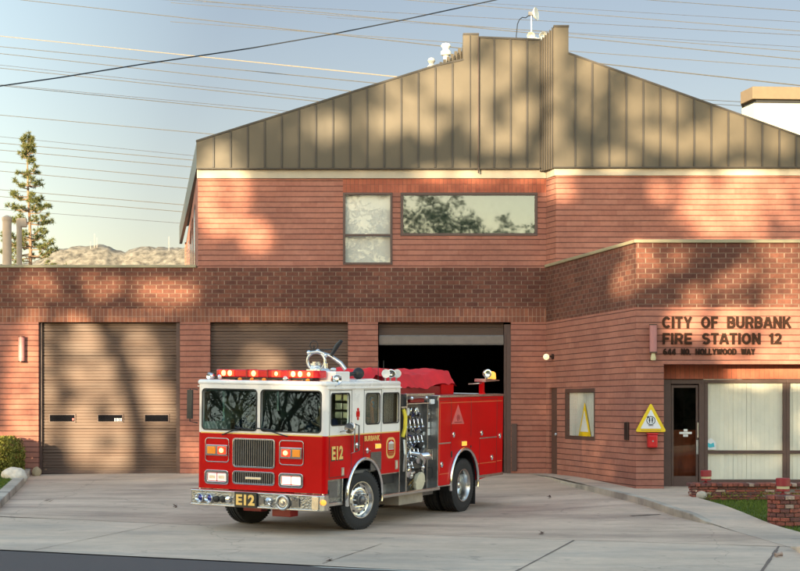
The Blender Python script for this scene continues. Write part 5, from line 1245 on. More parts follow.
# grab rails
for u_, a, b in ((.82, 1.30, 1.80), (.975, 1.32, 1.77)):
    o = MB(); o.tube([(u_, -.0, b), (u_, -.07, b-.02), (u_, -.07, a+.02), (u_, 0, a)], .014, 8); tb(o, 'grab_rail', 'steel_dark' if u_ > .9 else 'chrome', cab, smooth=40)
def lamp_box(u0, u1, w0, w1, m, name='marker_lamp', par=cab):
    o = MB(); o.box(u0-.012, u1+.012, -.012, -.0, w0-.012, w1+.012); f = tb(o, name, 'chrome', par, bevel=.004)
    o = MB(); o.box(u0, u1, -.035, -.012, w0, w1); tb(o, 'lens', m, f, bevel=.008); return f
lamp_box(1.68, 1.85, 1.345, 1.415, 'amber_lit')
o = MB()
for k in range(9): o.box(1.53, 1.90, -.014, -.004, .985+.033*k, 1.005+.033*k)
o.box(1.52, 1.91, -.004, 0, .975, 1.285); tb(o, 'vent_grille', 'steel_dark', cab)
for u0, u1, w0, w1 in ((.51, .60, .945, 1.08), (2.44, 2.54, .95, 1.11)):
    o = MB(); o.box(u0, u1, -.008, 0, w0, w1); f = tb(o, 'reflector', 'steel', cab, bevel=.004); o = MB(); o.box(u0+.02, u1-.02, -.014, -.008, w0+.02, w1-.02); tb(o, 'reflector_face', 'cream', f)
for u_, w_2, in ((1.40, 1.32), (1.03, 1.42)):
    o = MB(); o.lathe((u_, 0, w_2), (0, -1, 0), [(0, .05), (.012, .05), (.02, .03), (.03, .01)], 14); o.tube([(u_-.06, -.03, w_2), (u_+.06, -.03, w_2)], .01, 6); tb(o, 'door_handle', 'chrome', cab, smooth=40)
# round mirror under the driver's window, tall mirror on the far side
o = MB(); o.lathe((.52, -.14, 1.72), (-1, -.25, 0), [(-.03, .01), (-.03, .07), (.02, .085), (.03, .08), (.028, .0)], 18); o.tube([(.45, 0, 1.66), (.5, -.13, 1.69)], .012, 6); tb(o, 'mirror', 'chrome', cab, smooth=40)
o = MB(); o.box(-.10, -.06, W_+.05, W_+.15, 1.82, 2.30); o.tube([(.0, W_, 2.3), (-.08, W_+.1, 2.32), (-.08, W_+.1, 1.78), (0, W_, 1.75)], .012, 6); tb(o, 'mirror', 'black', cab, bevel=.01)
# badge (small four-armed red cross emblem) on the white pillar
o = MB(); cu_, cw_ = 1.06, 1.935
for a in range(4):
    c_, s_ = math.cos(a*PI/2), math.sin(a*PI/2); P = [(.015, -.02), (.085, -.052), (.098, 0), (.085, .052), (.015, .02)]; o.prism([(cu_+(x*c_-y*s_)*.62, cw_+(x*s_+y*c_)*1.05) for x, y in P], -.006, -.0005, 'xz')
o.cyl((cu_, -.009, cw_), (cu_, 0, cw_), .03, n=16); tb(o, 'emblem', 'red_paint', cab)
# lettering
text('lettering', 'E12', .185, .555, 1.215, 1.435, SP(-.004), .006, 'gold', cab, bold=.035)
text('lettering_shadow', 'E12', .165, .575, 1.195, 1.425, SP(-.0008), .003, 'plate_black', cab, bold=.045)
text('lettering', 'BURBANK', 1.30, 1.85, 1.475, 1.565, SP(-.004), .006, 'gold', cab, bold=.02)
# shield
o = MB(); sh = rrect(2.10, 2.43, 1.15, 1.51, .11, 6); 
f = panel('shield', [sh], .006, SP(-.003), 'gold', cab, bevel=.001)
panel('shield_field', [rrect(2.13, 2.40, 1.19, 1.47, .09, 6)], .004, SP(-.008), 'red_paint', f, bevel=.001)
o = MB(); o.prism([(2.17, 1.30), (2.36, 1.30), (2.36, 1.42), (2.265, 1.45), (2.17, 1.42)], -.014, -.0102, 'xz'); tb(o, 'shield_center', 'white_sign', f)
o = MB()
for k in range(3): o.box(2.17, 2.36, -.014, -.0102, 1.20+.028*k, 1.213+.028*k)
for k in range(5): o.box(2.185+.036*k, 2.205+.036*k, -.017, -.0145, 1.31, 1.40)
tb(o, 'shield_print', 'brass', f)
# arches
for cu_ in (1.31, 5.32):
    o = MB(); pts = [(cu_-(AR+.0)*math.cos(t), -.012, .57+AR*math.sin(t)) for t in [R(-12)+R(204)*i/28 for i in range(29)]]; o.tube(pts, .034, 8)
    pts2 = [(p[0], .12, p[2]) for p in pts]; tb(o, 'wheel_arch', 'chrome', FE, smooth=50)
    o = MB(); n_ = len(pts)
    o.add([(p[0], .03, p[2]) for p in pts]+[(p[0], .85, p[2]) for p in pts], [(i, i+1, n_+i+1, n_+i) for i in range(n_-1)]); o.box(cu_-AR, cu_+AR, .82, .85, .35, 1.18); tb(o, 'wheel_well', 'black', FE)
    o = MB(); pts = [(cu_-(AR+.0)*math.cos(t), W_+.012, .57+AR*math.sin(t)) for t in [R(-12)+R(204)*i/28 for i in range(29)]]; o.tube(pts, .034, 8); tb(o, 'wheel_arch', 'chrome', FE, smooth=50)
# steps
def steps(yA, yB, s_):
    o = MB(); o.box(.045, .66, min(yA, yB), max(yA, yB), .52, .90); tb(o, 'step_box', 'diamond_plate', FE, bevel=.01)
    e = yA-s_*.03; o = MB(); o.box(-.05, .67, min(e, yA+s_*.3), max(e, yA+s_*.3), .465, .52); o.box(.005, .03, min(e, yA), max(e, yA), .52, .9); o.box(.63, .66, min(e, yA), max(e, yA), .52, .9); tb(o, 'step_rail', 'alu', FE, bevel=.008)
steps(.07, .6, 1); steps(W_-.07, W_-.6, -1)
o = MB(); o.box(.12, .5, .058, .069, .60, .86); o.cyl((.2, .03, .70), (.2, .068, .70), .03, n=10); tb(o, 'step_fitting', 'steel_dark', FE)
o = MB(); o.box(1.93, 2.62, .25, .28, .5, .90); o.box(1.93, 1.95, .02, .28, .5, .90); o.box(2.60, 2.63, .0, .28, .5, 2.3); o.box(1.93, 2.62, .03, .28, .88, .90)
for k in range(7): o.box(2.0+.085*k, 2.02+.085*k, .235, .25, .52, .86)
tb(o, 'step_well', 'steel', FE)
o = MB(); o.box(1.90, 4.22, -.03, .30, .485, .545); tb(o, 'running_board', 'alu', FE, bevel=.012)
o = MB(); o.box(1.9, 4.22, W_-.3, W_+.03, .485, .545); tb(o, 'running_board', 'alu', FE, bevel=.012)
# --- front face fittings
def grille(v0, v1, w0, w1, n, name):
    f = ringpanel(rrect(v0-.018, v1+.018, w0-.018, w1+.018, .06), rrect(v0+.006, v1-.006, w0+.006, w1-.006, .045), .03, FP(-.006), 'chrome', name, FE)
    o = MB(); o.box(.03, .035, v0, v1, w0, w1); tb(o, 'radiator', 'black', f)
    o = MB()
    for k in range(n): y = v0+(v1-v0)*(k+.5)/n; o.box(-.012, .02, y-.007, y+.007, w0, w1)
    tb(o, 'slats', 'steel_dark', f); return f
grille(.95, 1.725, 1.065, 1.51, 19, 'grille'); g2 = grille(.95, 1.725, .79, .975, 19, 'grille')
o = MB(); o.box(-.022, -.010, 1.19, 1.49, .86, .90); tb(o, 'nameplate', 'steel', g2, bevel=.004)
def lampset(v0, v1, w0, w1, items, name):
    f = ringpanel(rrect(v0, v1, w0, w1, .05), rrect(v0+.022, v1-.022, w0+.022, w1-.022, .035), .02, FP(-.008), 'chrome', name, FE)
    for a, b, c, d, m_, nm_ in items:
        o = MB(); o.box(-.026, -.002, a, b, c, d); q_ = tb(o, nm_, m_, f, bevel=.008)
    return f
for v0, v1 in ((.40, .86), (1.81, 2.28)):
    ins = v0 < 1
    f = ringpanel(rrect(v0, v1, 1.115, 1.52, .06), rrect(v0+.016, v1-.016, 1.131, 1.504, .045), .018, FP(-.006), 'chrome', 'turn_lamp_bezel', FE)
    o = MB(); o.box(-.03, .0, v0+.03, v1-.03, 1.225, 1.405); tb(o, 'lamp_housing', 'chrome', f, bevel=.008)
    am = (v0+.06, v0+.20) if ins else (v1-.21, v1-.06); rd = (v1-.21, v1-.06) if ins else (v0+.06, v0+.21)
    o = MB(); o.box(-.045, -.03, am[0], am[1], 1.255, 1.375); tb(o, 'turn_lamp', 'amber', f, bevel=.008)
    o = MB(); o.box(-.045, -.03, rd[0], rd[1], 1.255, 1.375); q_ = tb(o, 'warning_lamp', 'red_lit', f, bevel=.008)
    o = MB(); c_ = (rd[0]+rd[1])/2; o.ball((-.045, c_, 1.315), .045, 12, (.2, 1, .9)); tb(o, 'bulb', 'red_core', q_, smooth=80)
    f = panel('headlamp_bezel', [rrect(v0, v1, .755, .99, .06), rrect(v0+.05, v1-.05, .80, .945, .03)], .03, FP(-.012), 'chrome', FE, bevel=.006)
    for a, b in ((v0+.06, (v0+v1)/2-.008), ((v0+v1)/2+.008, v1-.06)):
        o = MB(); o.box(-.016, .0, a, b, .81, .935); q_ = tb(o, 'headlamp', 'head_lit' if ins else 'head_dim', f, bevel=.01)
        o = MB(); o.box(-.021, -.0165, a+.03, b-.03, .85, .895); tb(o, 'bulb', 'head_lit' if ins else 'steel', q_, bevel=.01)
# wipers
for p in (((-.02, .70, 1.58), (-.05, .86, 1.62), (-.04, 1.15, 1.70)), ((-.02, 1.95, 1.57), (-.05, 1.80, 1.62), (-.04, 1.55, 1.70))):
    o = MB(); o.tube(p, .010, 6); o.tube([(-.035, p[2][1]-.22, 1.668), (-.035, p[2][1]+.14, 1.70)], .012, 6); tb(o, 'wiper', 'black', FE)
# --- bumper
o = MB(); o.prism([(-.22, .02), (-.22, W_-.02), (-.14, W_+.05), (.02, W_+.05), (.02, -.05), (-.14, -.05)], .645, .67, 'xy'); o.prism([(-.22, .02), (-.22, W_-.02), (-.14, W_+.05), (.02, W_+.05), (.02, -.05), (-.14, -.05)], .415, .445, 'xy')
bp_ = tb(o, 'bumper', 'alu', FE, bevel=.01)
o = MB(); o.prism([(-.19, .03), (-.19, W_-.03), (-.12, W_+.03), (.02, W_+.03), (.02, -.03), (-.12, -.03)], .445, .645, 'xy'); tb(o, 'bumper_face', 'diamond_plate', bp_)
o = MB(); o.prism([(-.225, -.01), (-.14, -.058), (-.13, -.05), (-.195, .0)], .43, .66, 'xy'); o.box(-.225, -.205, .0, .13, .44, .65); o.box(-.14, .0, -.058, -.045, .43, .66); tb(o, 'corner_plate', 'alu', bp_, bevel=.006)
for v_, m_ in ((2.24, 'siren_blue'), (2.06, 'siren_blue')):
    o = MB(); o.lathe((-.19, v_, .535), (-1, 0, 0), [(-.01, .075), (.05, .078), (.06, .07), (.045, .062), (.01, .03), (.005, .001)], 22); f = tb(o, 'air_horn', 'chrome', bp_, smooth=40)
    o = MB(); o.lathe((-.205, v_-.012, .54), (-1, 0, 0), [(0, .045), (.018, .04), (.024, .001)], 16); tb(o, 'horn_core', m_, f, smooth=40)
for v_ in (1.92, 1.80, 1.69):
    o = MB(); o.lathe((-.19, v_, .53), (-1, 0, 0), [(0, .05), (.04, .052), (.05, .03), (.05, .001)], 14); tb(o, 'hose_cap', 'black' if v_ > 1.75 else 'chrome', bp_, smooth=40)
o = MB(); o.box(-.235, -.19, 1.14, 1.56, .42, .665); pl_ = tb(o, 'number_plate', 'plate_black', bp_, bevel=.005)
text('lettering', 'E12', -1.525, -1.175, .455, .63, FT(-.238), .008, 'gold', pl_, bold=.04)
o = MB(); o.lathe((-.19, .93, .54), (-1, 0, 0), [(0, .06), (.03, .06), (.05, .03), (.09, .03), (.1, .02), (.1, .001)], 14); o.tube([(-.24, .93, .54), (-.27, .86, .48), (-.25, .82, .45)], .014, 6); tb(o, 'tow_fitting', 'chrome', bp_, smooth=40)
o = MB(); o.torus((-.225, .66, .53), (1, 0, 0), .105, .022, 32, 8); o.torus((-.215, .66, .53), (1, 0, 0), .065, .010, 28, 6); o.lathe((-.19, .66, .53), (-1, 0, 0), [(0, .10), (.02, .095), (.03, .03), (.06, .025), (.062, .001)], 24); tb(o, 'siren', 'steel', bp_, smooth=40)
o = MB(); o.box(-.205, -.191, 1.02, 1.12, .49, .59); o.box(-.212, -.191, .36, .50, .47, .61); o.cyl((-.22, .47, .60), (-.19, .47, .60), .03, n=12); o.cyl((-.22, .42, .58), (-.19, .42, .58), .022, n=12); tb(o, 'bumper_fittings', 'steel_dark', bp_, bevel=.004)
o = MB(); o.lathe((-.16, -.05, .56), (-.8, -.7, 0), [(0, .045), (.03, .045), (.04, .03), (.043, .001)], 16); tb(o, 'marker_lamp', 'amber_lit', bp_, smooth=40)
# --- chassis
o = MB(); o.box(.05, 7.0, .75, .95, .50, .72); o.box(.05, 7.0, 1.5, 1.7, .50, .72); o.box(.1, 2.2, .9, 1.55, .40, .95); o.box(2.4, 4.1, .8, 1.6, .36, .6); o.box(.07, 7.1, .1, W_-.1, .70, .9)
o.cyl((FWu, .3, .48), (FWu, 2.1, .48), .07, n=12); o.cyl((RWu, .3, .5), (RWu, 2.1, .5), .11, n=12); o.ball((RWu, 1.22, .5), .24, 14); o.cyl((2.2, 1.2, .48), (5.2, 1.2, .5), .06, n=10); tb(o, 'chassis', 'black', FE)
o = MB(); o.box(.10, .35, .70, 1.05, .27, .42); o.box(.1, .3, 1.25, 1.6, .33, .42); tb(o, 'tow_bracket', 'red_dark', FE, bevel=.01)
o = MB(); o.box(2.85, 3.80, .12, .55, .29, .47); tb(o, 'battery_box', 'box_grey', FE, bevel=.01)
o = MB(); o.lathe((4.32, .40, .45), (1, -.1, 0), [(-.25, .02), (-.25, .09), (.2, .09), (.25, .05), (.3, .05)], 14); o.box(4.05, 4.5, .25, .6, .38, .52); tb(o, 'air_tank', 'steel_dark', FE, smooth=40)
for yy in (.06, W_-.56): o = MB(); o.box(5.97, 6.0, yy, yy+.5, .10, .62); tb(o, 'mud_flap', 'rubber', FE)
# --- wheels
def wheel(u_, v_, sgn, steer, dual, label=None):
    t = empty('wheel', (u_, v_, .5)); t.parent = FE; t.rotation_euler = (0, 0, R(steer)); a = -sgn  # outward axis
    o = MB(); prof = [(-.14, .30), (-.145, .36), (-.15, .42), (-.135, .475), (-.12, .495), (-.07, .503), (-.068, .49), (-.045, .49), (-.043, .505), (-.008, .505), (-.006, .49), (.006, .49), (.008, .505), (.043, .505), (.045, .49), (.068, .49), (.07, .503), (.12, .495), (.135, .475), (.15, .42), (.145, .36), (.14, .30)]
    o.lathe((0, 0, 0), (0, a, 0), prof, 56, close=True)
    for k in range(56):  # shoulder tread blocks
        th = 2*PI*k/56; c_, s_ = math.cos(th), math.sin(th); t2 = Vector((-s_, 0, c_))*.016; r_ = Vector((c_, 0, s_))
        for e in (-1, 1):
            y0_, y1_ = sorted((e*.085, e*.134)); P = [r_*.47-t2, r_*.47+t2, r_*.505+t2, r_*.505-t2]; o.add([(p.x, y0_, p.z) for p in P]+[(p.x, y1_, p.z) for p in P], [(0, 1, 2, 3), (7, 6, 5, 4), (0, 4, 5, 1), (1, 5, 6, 2), (2, 6, 7, 3), (3, 7, 4, 0)])
    tb(o, 'tyre', 'rubber', t, smooth=30)
    o = MB()
    if not dual:
        prof = [(-.12, .295), (.135, .300), (.150, .308), (.150, .292), (.128, .282), (.09, .262), (.085, .235), (.105, .20), (.105, .155), (.095, .12), (.10, .001)]
    else:
        prof = [(-.12, .295), (.135, .300), (.150, .308), (.150, .292), (.125, .280), (.05, .262), (-.04, .25), (-.07, .22), (-.075, .15), (-.03, .12), (-.03, .001)]
    o.lathe((0, 0, 0), (0, a, 0), prof, 48); rim = tb(o, 'rim', 'alu', t, smooth=35)
    o = MB(); yb = .107 if not dual else -.074
    for k in range(10):
        th = 2*PI*(k+.5)/10; r_ = .222 if not dual else .20; c = Vector((r_*math.cos(th), a*(.094 if not dual else yb-.0), r_*math.sin(th))); o.cyl(c, c+Vector((0, a*.006, 0)), .022, n=12)
    tb(o, 'hand_holes', 'black', rim)
    o = MB()
    for k in range(10):
        th = 2*PI*k/10; c = Vector((.142*math.cos(th), a*yb, .142*math.sin(th))); o.cyl(c, c+Vector((0, a*.04, 0)), .017, .014, n=6)
    tb(o, 'wheel_nuts', 'chrome', rim, smooth=30)
    o = MB(); yb2 = .10 if not dual else -.03
    o.lathe((0, 0, 0), (0, a, 0), [(yb2, .10), (yb2+.045, .095), (yb2+.05, .07), (yb2+.09, .065), (yb2+.10, .05), (yb2+.105, .001)], 24); tb(o, 'hub', 'steel_dark' if not dual else 'steel', t, smooth=35)
    return t
wheel(FWu, .19, 1, -12, False); wheel(FWu, W_-.19, -1, -12, False)
wheel(RWu, .17, 1, 0, True); wheel(RWu, .52, 1, 0, True); wheel(RWu, W_-.17, -1, 0, True); wheel(RWu, W_-.52, -1, 0, True)
# --- pump panel
PV = .10
o = MB(); o.box(2.64, 4.19, PV+.06, PV+.10, .545, 2.20); o.box(2.64, 4.19, PV+.10, W_-.1, .6, 2.15); pp = tb(o, 'pump_panel', 'steel_dark', FE)
o = MB(); o.box(2.86, 2.90, .0, PV+.06, .545, 2.24); o.box(3.83, 3.85, .06, PV+.06, .545, 2.12); o.box(4.155, 4.185, .0, PV+.06, .545, 2.20); tb(o, 'panel_post', 'steel', pp)
rg = random.Random(2)
o = MB()
def lever(u_, w_2, l=.13, d=.09): o.tube([(u_, PV+.06, w_2), (u_, PV+.06-d, w_2-.01), (u_, PV+.045-d, w_2-l)], .011, 6); o.ball((u_, PV+.04-d, w_2-l-.015), .022, 8)
for k in range(5): lever(2.98+.16*k, 1.80)
for k in range(5): lever(2.98+.16*k, 1.50, .10)
for k in range(4): lever(3.0+.16*k, 1.27, .12)
for k in range(3): lever(2.96+.14*k, 1.05, .10)
tb(o, 'levers', 'chrome', pp, smooth=40)
for k in range(4):
    o = MB(); u_ = 3.0+.18*k; o.lathe((u_, PV+.06, 1.93), (0, -1, 0), [(0, .075), (.035, .078), (.04, .068), (.03, .064)], 20); f = tb(o, 'gauge', 'chrome', pp, smooth=40)
    o = MB(); o.cyl((u_, PV+.03, 1.93), (u_, PV+.025, 1.93), .064, n=20); tb(o, 'dial', 'paper' if k % 2 else 'plate_black', f)
for k in range(5):
    o = MB(); u_ = 2.98+.16*k; o.box(u_-.045, u_+.045, PV+.054, PV+.06, 1.585, 1.63); tb(o, 'label_plate', ['paper', 'cream', 'gold', 'paper', 'steel'][k], pp)
def outlet(u_, w_2, r_, l, m, cap_):
    o = MB(); o.lathe((u_, PV+.06, w_2), (0, -1, -.15), [(0, r_*1.3), (.02, r_*1.3), (.03, r_), (l*.6, r_), (l*.65, r_*1.25), (l, r_*1.25), (l+.01, r_*.9), (l+.012, .001)], 20); f = tb(o, 'outlet', m, pp, smooth=40)
    if cap_:
        o = MB()
        for a in (0, PI): c = Vector((u_+math.cos(a)*r_*1.3, PV+.06-l*.85, w_2+math.sin(a)*r_*1.3-.02)); o.box(c.x-.02, c.x+.02, c.y-.02, c.y+.02, c.z-.014, c.z+.014)
        tb(o, 'cap_lug', m, f, bevel=.004)
outlet(3.30, 1.13, .075, .20, 'chrome', True); outlet(3.62, 1.20, .075, .16, 'steel_dark', True); outlet(3.02, .88, .07, .15, 'chrome', True); outlet(3.55, 1.34, .055, .12, 'black', True)
o = MB(); o.tube([(3.2, PV, 1.20), (3.25, -.06, 1.18), (3.42, -.08, 1.08), (3.50, -.02, 1.0)], .038, 10); o.tube([(3.42, PV, 1.12), (3.6, -.05, 1.14), (3.78, -.02, 1.12)], [.06, .07, .05], 12); tb(o, 'suction_elbow', 'chrome', pp, smooth=50)
o = MB(); o.tube([(3.56, PV+.04, 1.02), (3.56, .02, .98), (3.56, .02, .84)], .03, 10); o.ball((3.56, .02, .93), .05, 10); tb(o, 'drain_valve', 'chrome', pp, smooth=50)
outlet(3.5, .69, .14, .14, 'cream', True)
o = MB(); o.lathe((2.98, PV+.06, .72), (0, -1, -.1), [(0, .10), (.05, .10), (.09, .06), (.10, .001)], 16); o.tube([(3.0, PV, .92), (3.1, .02, .84), (3.22, .02, .86)], .03, 8); o.ball((3.14, .05, .80), .06, 10); tb(o, 'fittings', 'steel', pp, smooth=50)
o = MB(); o.box(3.88, 4.13, PV+.05, PV+.06, 1.62, 1.72); o.box(3.90, 4.14, PV+.05, PV+.06, 1.48, 1.60); tb(o, 'notice_plate', 'paper', pp)
o = MB(); o.box(3.88, 4.13, PV+.045, PV+.06, 1.78, 1.95); o.cyl((3.95, PV+.02, 1.86), (3.95, PV+.045, 1.86), .03, n=12); o.cyl((4.06, PV+.02, 1.86), (4.06, PV+.045, 1.86), .03, n=12); tb(o, 'switch_box', 'steel', pp, bevel=.005)
o = MB(); o.tube([(3.90, PV+.05, 1.04), (3.90, PV, 1.04), (3.90, PV, 1.22), (4.13, PV, 1.22), (4.13, PV, 1.04), (4.13, PV+.05, 1.04)], .012, 6)
for k in range(4): o.tube([(3.95+.045*k, PV+.01, 1.04), (3.95+.045*k, PV+.01, 1.22)], .006, 5)
tb(o, 'guard_rail', 'steel', pp)
for u_, w_2 in ((3.82, 1.52), (3.82, 1.28), (4.0, .80)):
    o = MB(); o.lathe((u_, PV+.06, w_2), (0, -1, 0), [(0, .03), (.04, .035), (.05, .001)], 12); tb(o, 'knob', 'paper', pp, smooth=40)
bits = {m_: MB() for m_ in ('chrome', 'plate_black', 'brass', 'steel', 'siren_blue')}
for k in range(80):
    m_ = rg.choice(['chrome', 'chrome', 'plate_black', 'plate_black', 'steel', 'brass', 'siren_blue']); o = bits[m_]; u_ = rg.uniform(2.95, 3.78); w_2 = rg.uniform(.62, 2.0); r_ = rg.uniform(.012, .034); d_ = rg.uniform(.02, .09)
    if rg.random() < .6: o.cyl((u_, PV+.06, w_2), (u_, PV+.06-d_, w_2-d_*.2), r_, r_*.8, n=8)
    else: o.tube([(u_, PV+.05, w_2), (u_+rg.uniform(-.05, .05), PV-.02, w_2-.05), (u_+rg.uniform(-.08, .08), PV+.05, w_2-rg.uniform(.1, .2))], r_*.4, 5)
for m_, o in bits.items(): tb(o, 'valve_fittings', m_, pp, smooth=40)
# speedlay trays and rails over the panel
o = MB(); o.box(2.86, 4.0, -.0, .04, 2.22, 2.25); o.box(2.86, 4.0, .06, W_-.06, 2.20, 2.24); o.box(2.88, 3.80, .0, .05, 2.06, 2.085); tb(o, 'tray_rail', 'alu', pp, bevel=.006)
o = MB(); o.box(3.05, 3.62, .02, .3, 2.09, 2.16); tb(o, 'hose_tray', 'red_dark', pp, bevel=.01)
o = MB(); o.box(3.88, 4.03, .01, .06, 2.05, 2.14); tb(o, 'work_lamp', 'white_sign', pp, bevel=.01)
o = MB(); o.tube([(2.9, -.02, 2.17), (3.3, -.03, 2.19), (3.66, -.02, 2.17)], .022, 8); o.ball((3.0, -.03, 2.17), .035, 8); o.ball((3.58, -.03, 2.17), .035, 8); tb(o, 'roller', 'chrome', pp, smooth=40)
o = MB(); o.box(2.66, 2.86, .04, .07, 1.25, 2.22); tb(o, 'tool_recess', 'black', pp)
o = MB(); o.tube([(2.74, .0, 1.98), (2.78, -.02, 1.85), (2.77, -.02, 1.65), (2.72, .0, 1.50)], .035, 8); tb(o, 'yellow_hose', 'yellow_hose', pp, smooth=40)
o = MB(); o.box(2.66, 2.86, .0, .04, 2.0, 2.03); o.tube([(2.76, .0, 1.45), (2.74, -.03, 1.2), (2.76, .0, .9)], .03, 8); tb(o, 'tool_clip', 'steel', pp)
# --- rear body
body = [(4.19, .56)]+arcpts(5.32, .57, AR, .56)+[(7.16, .66), (7.16, 2.16), (4.19, 2.16)]
bd = panel('body', [body], .04, SP(.02), 'red_paint', FE)
panel('side_panel', [body], .04, SP(W_-.02), 'red_paint', bd)
o = MB(); o.box(7.12, 7.158, .04, W_-.04, .66, 2.16); o.box(4.19, 4.21, .04, W_-.04, .6, 2.14); tb(o, 'end_panel', 'red_paint', bd)
o = MB(); o.box(4.19, 7.17, -.012, .36, 2.162, 2.205); o.box(4.19, 7.17, W_-.36, W_+.012, 2.162, 2.205); o.box(7.0, 7.17, .36, W_-.36, 2.162, 2.205); tb(o, 'deck_rail', 'alu', bd, bevel=.008)
o = MB(); o.box(4.19, 7.0, .34, .37, 1.6, 2.19); o.box(4.19, 7.0, W_-.37, W_-.34, 1.6, 2.19); o.box(4.19, 7.1, .37, W_-.37, 1.6, 1.65); tb(o, 'hose_bed', 'steel_dark', bd)
o = MB(); o.box(4.19, 4.70, -.02, .02, .535, .56); o.box(5.95, 7.16, -.02, .02, .60, .655); o.box(7.1, 7.45, .1, W_-.1, .58, .62); tb(o, 'lower_rail', 'alu', bd, bevel=.006)
o = MB()
for (a, b, c, d) in ((4.19, 4.70, 1.315, 1.34), (6.03, 6.84, 1.35, 1.375)): o.box(a, b, -.01, 0, c, d)
tb(o, 'trim_bar', 'steel', bd, bevel=.003)
o = MB()
for u_, a, b in ((6.03, .67, 1.35), (6.85, .68, 2.12), (4.72, 1.2, 2.12), (5.62, 1.40, 2.12)): o.box(u_-.005, u_+.005, -.0025, .001, a, b)
o.box(6.03, 6.85, -.0025, .001, 2.115, 2.123); o.box(4.22, 4.72, -.0025, .001, 2.115, 2.123)
tb(o, 'door_seams', 'plate_black', bd)
mat('gold_thin', (.62, .16, .05), .4)
o = MB()
for (a, b, c, d) in ((4.23, 7.10, 2.06, 2.072), (4.23, 4.64, .76, .772), (6.06, 6.82, .87, .882), (4.23, 4.242, .8, 2.06), (5.95, 6.02, .87, .882), (6.88, 7.12, .88, .892)): o.box(a, b, -.003, .001, c, d)
tb(o, 'pinstripe', 'gold_thin', bd)
for u_, w_2 in ((4.83, 1.47), (6.11, 1.46), (7.0, 1.38), (6.62, .97), (4.32, .94)):
    o = MB(); o.lathe((u_, 0, w_2), (0, -1, 0), [(0, .055), (.012, .055), (.018, .04), (.006, .035), (.006, .001)], 18); f = tb(o, 'latch', 'chrome', bd, smooth=40); o = MB(); o.box(u_-.012, u_+.012, -.03, -.008, w_2-.04, w_2+.03); tb(o, 'handle', 'chrome', f, bevel=.004)
lamp_box(5.19, 5.37, 1.25, 1.33, 'amber_lit', par=bd)
o = MB(); o.box(4.72, 4.78, -.008, 0, 1.05, 1.17); o.cyl((5.62, -.008, 1.22), (5.62, 0, 1.22), .025, n=12); tb(o, 'socket_plate', 'plate_black', bd, bevel=.003)
panel('triangle_decal', [[(4.74, 1.67), (5.30, 1.66), (5.02, 2.02)]], .004, SP(-.002), 'decal_pink', bd, bevel=.0005)
o = MB(); o.torus((5.02, -.005, 1.78), (0, 1, 0), .055, .006, 24, 5); o.box(4.995, 5.01, -.007, -.0045, 1.75, 1.81); o.box(5.03, 5.045, -.007, -.0045, 1.75, 1.81); o.box(4.86, 5.18, -.007, -.0045, 1.69, 1.705); tb(o, 'decal_print', 'red_dark', bd)
# --- hose bed cover (lumpy tarpaulin) and its box
def tarp(u0, u1, v0, v1, zt, seed, name='hose_cover', drop=.22, par=None):
    nx, ny = 44, 26; vs = []; fs = []
    for i in range(nx+1):
        for j in range(ny+1):
            a = i/nx; b = j/ny; u_ = u0+(u1-u0)*a; v_ = v0+(v1-v0)*b; e = min(a*(u1-u0), (1-a)*(u1-u0), b*(v1-v0), (1-b)*(v1-v0))
            z = zt-drop*(1-sm(0, .13, e))+.03*abs(mnoise.noise(Vector((u_*4.3, v_*2.0, seed+9))))*2+.060*mnoise.noise(Vector((u_*2.1, v_*2.4, seed)))+.022*mnoise.noise(Vector((u_*7, v_*6, seed+3)))+.07*sm(.55, .8, a)*(1-sm(.93, 1, a))
            vs.append((u_+.02*mnoise.noise(Vector((u_*5, v_*5, 7))), v_+.02*mnoise.noise(Vector((u_*5, v_*5, 17))), z))
    for i in range(nx):
        for j in range(ny): q_ = i*(ny+1)+j; fs.append((q_, q_+1, q_+ny+2, q_+ny+1))
    o = MB(); o.add(vs, fs); return tb(o, name, 'tarp', par or FE, smooth=70)
tarp(3.05, 5.95, .45, 2.0, 2.575, 1, drop=.24)
tarp(1.75, 3.0, .5, 2.0, 2.575, 5, drop=.12)
o = MB(); o.box(3.15, 5.4, .50, 1.95, 2.2, 2.36); tb(o, 'hose_box', 'red_dark', FE)
o = MB(); o.box(5.3, 5.86, .48, 1.97, 2.2, 2.40); tb(o, 'hose_box', 'red_paint', FE, bevel=.01)
# --- rear light mast
o = MB(); o.box(6.42, 6.50, .12, .2, 2.2, 2.44); o.prism([(6.42, 2.2), (6.62, 2.2), (6.50, 2.28)], .14, .18, 'xz'); lm = tb(o, 'light_post', 'red_paint', FE)
o = MB(); o.prism([(6.38, 2.44), (7.05, 2.46), (7.05, 2.475), (6.6, 2.50), (6.38, 2.50)], .04, .28, 'xz'); tb(o, 'light_shelf', 'alu', lm)
o = MB(); o.lathe((6.66, .15, 2.60), (-.7, -1, 0), [(-.07, .02), (-.06, .06), (0, .085), (.05, .085), (.055, .075), (.03, .01)], 18); o.cyl((6.62, .15, 2.48), (6.62, .15, 2.58), .015, n=8); tb(o, 'flood_lamp', 'chrome', lm, smooth=50)
o = MB(); o.lathe((6.92, .15, 2.49), (0, 0, 1), [(0, .08), (.02, .085), (.12, .075), (.15, .04), (.155, .001)], 18); tb(o, 'beacon', 'amber_lit', lm, smooth=50)
o = MB(); o.tube([(5.85, .16, 2.40), (6.45, .16, 2.41)], .014, 6); tb(o, 'hand_rail', 'steel', lm)
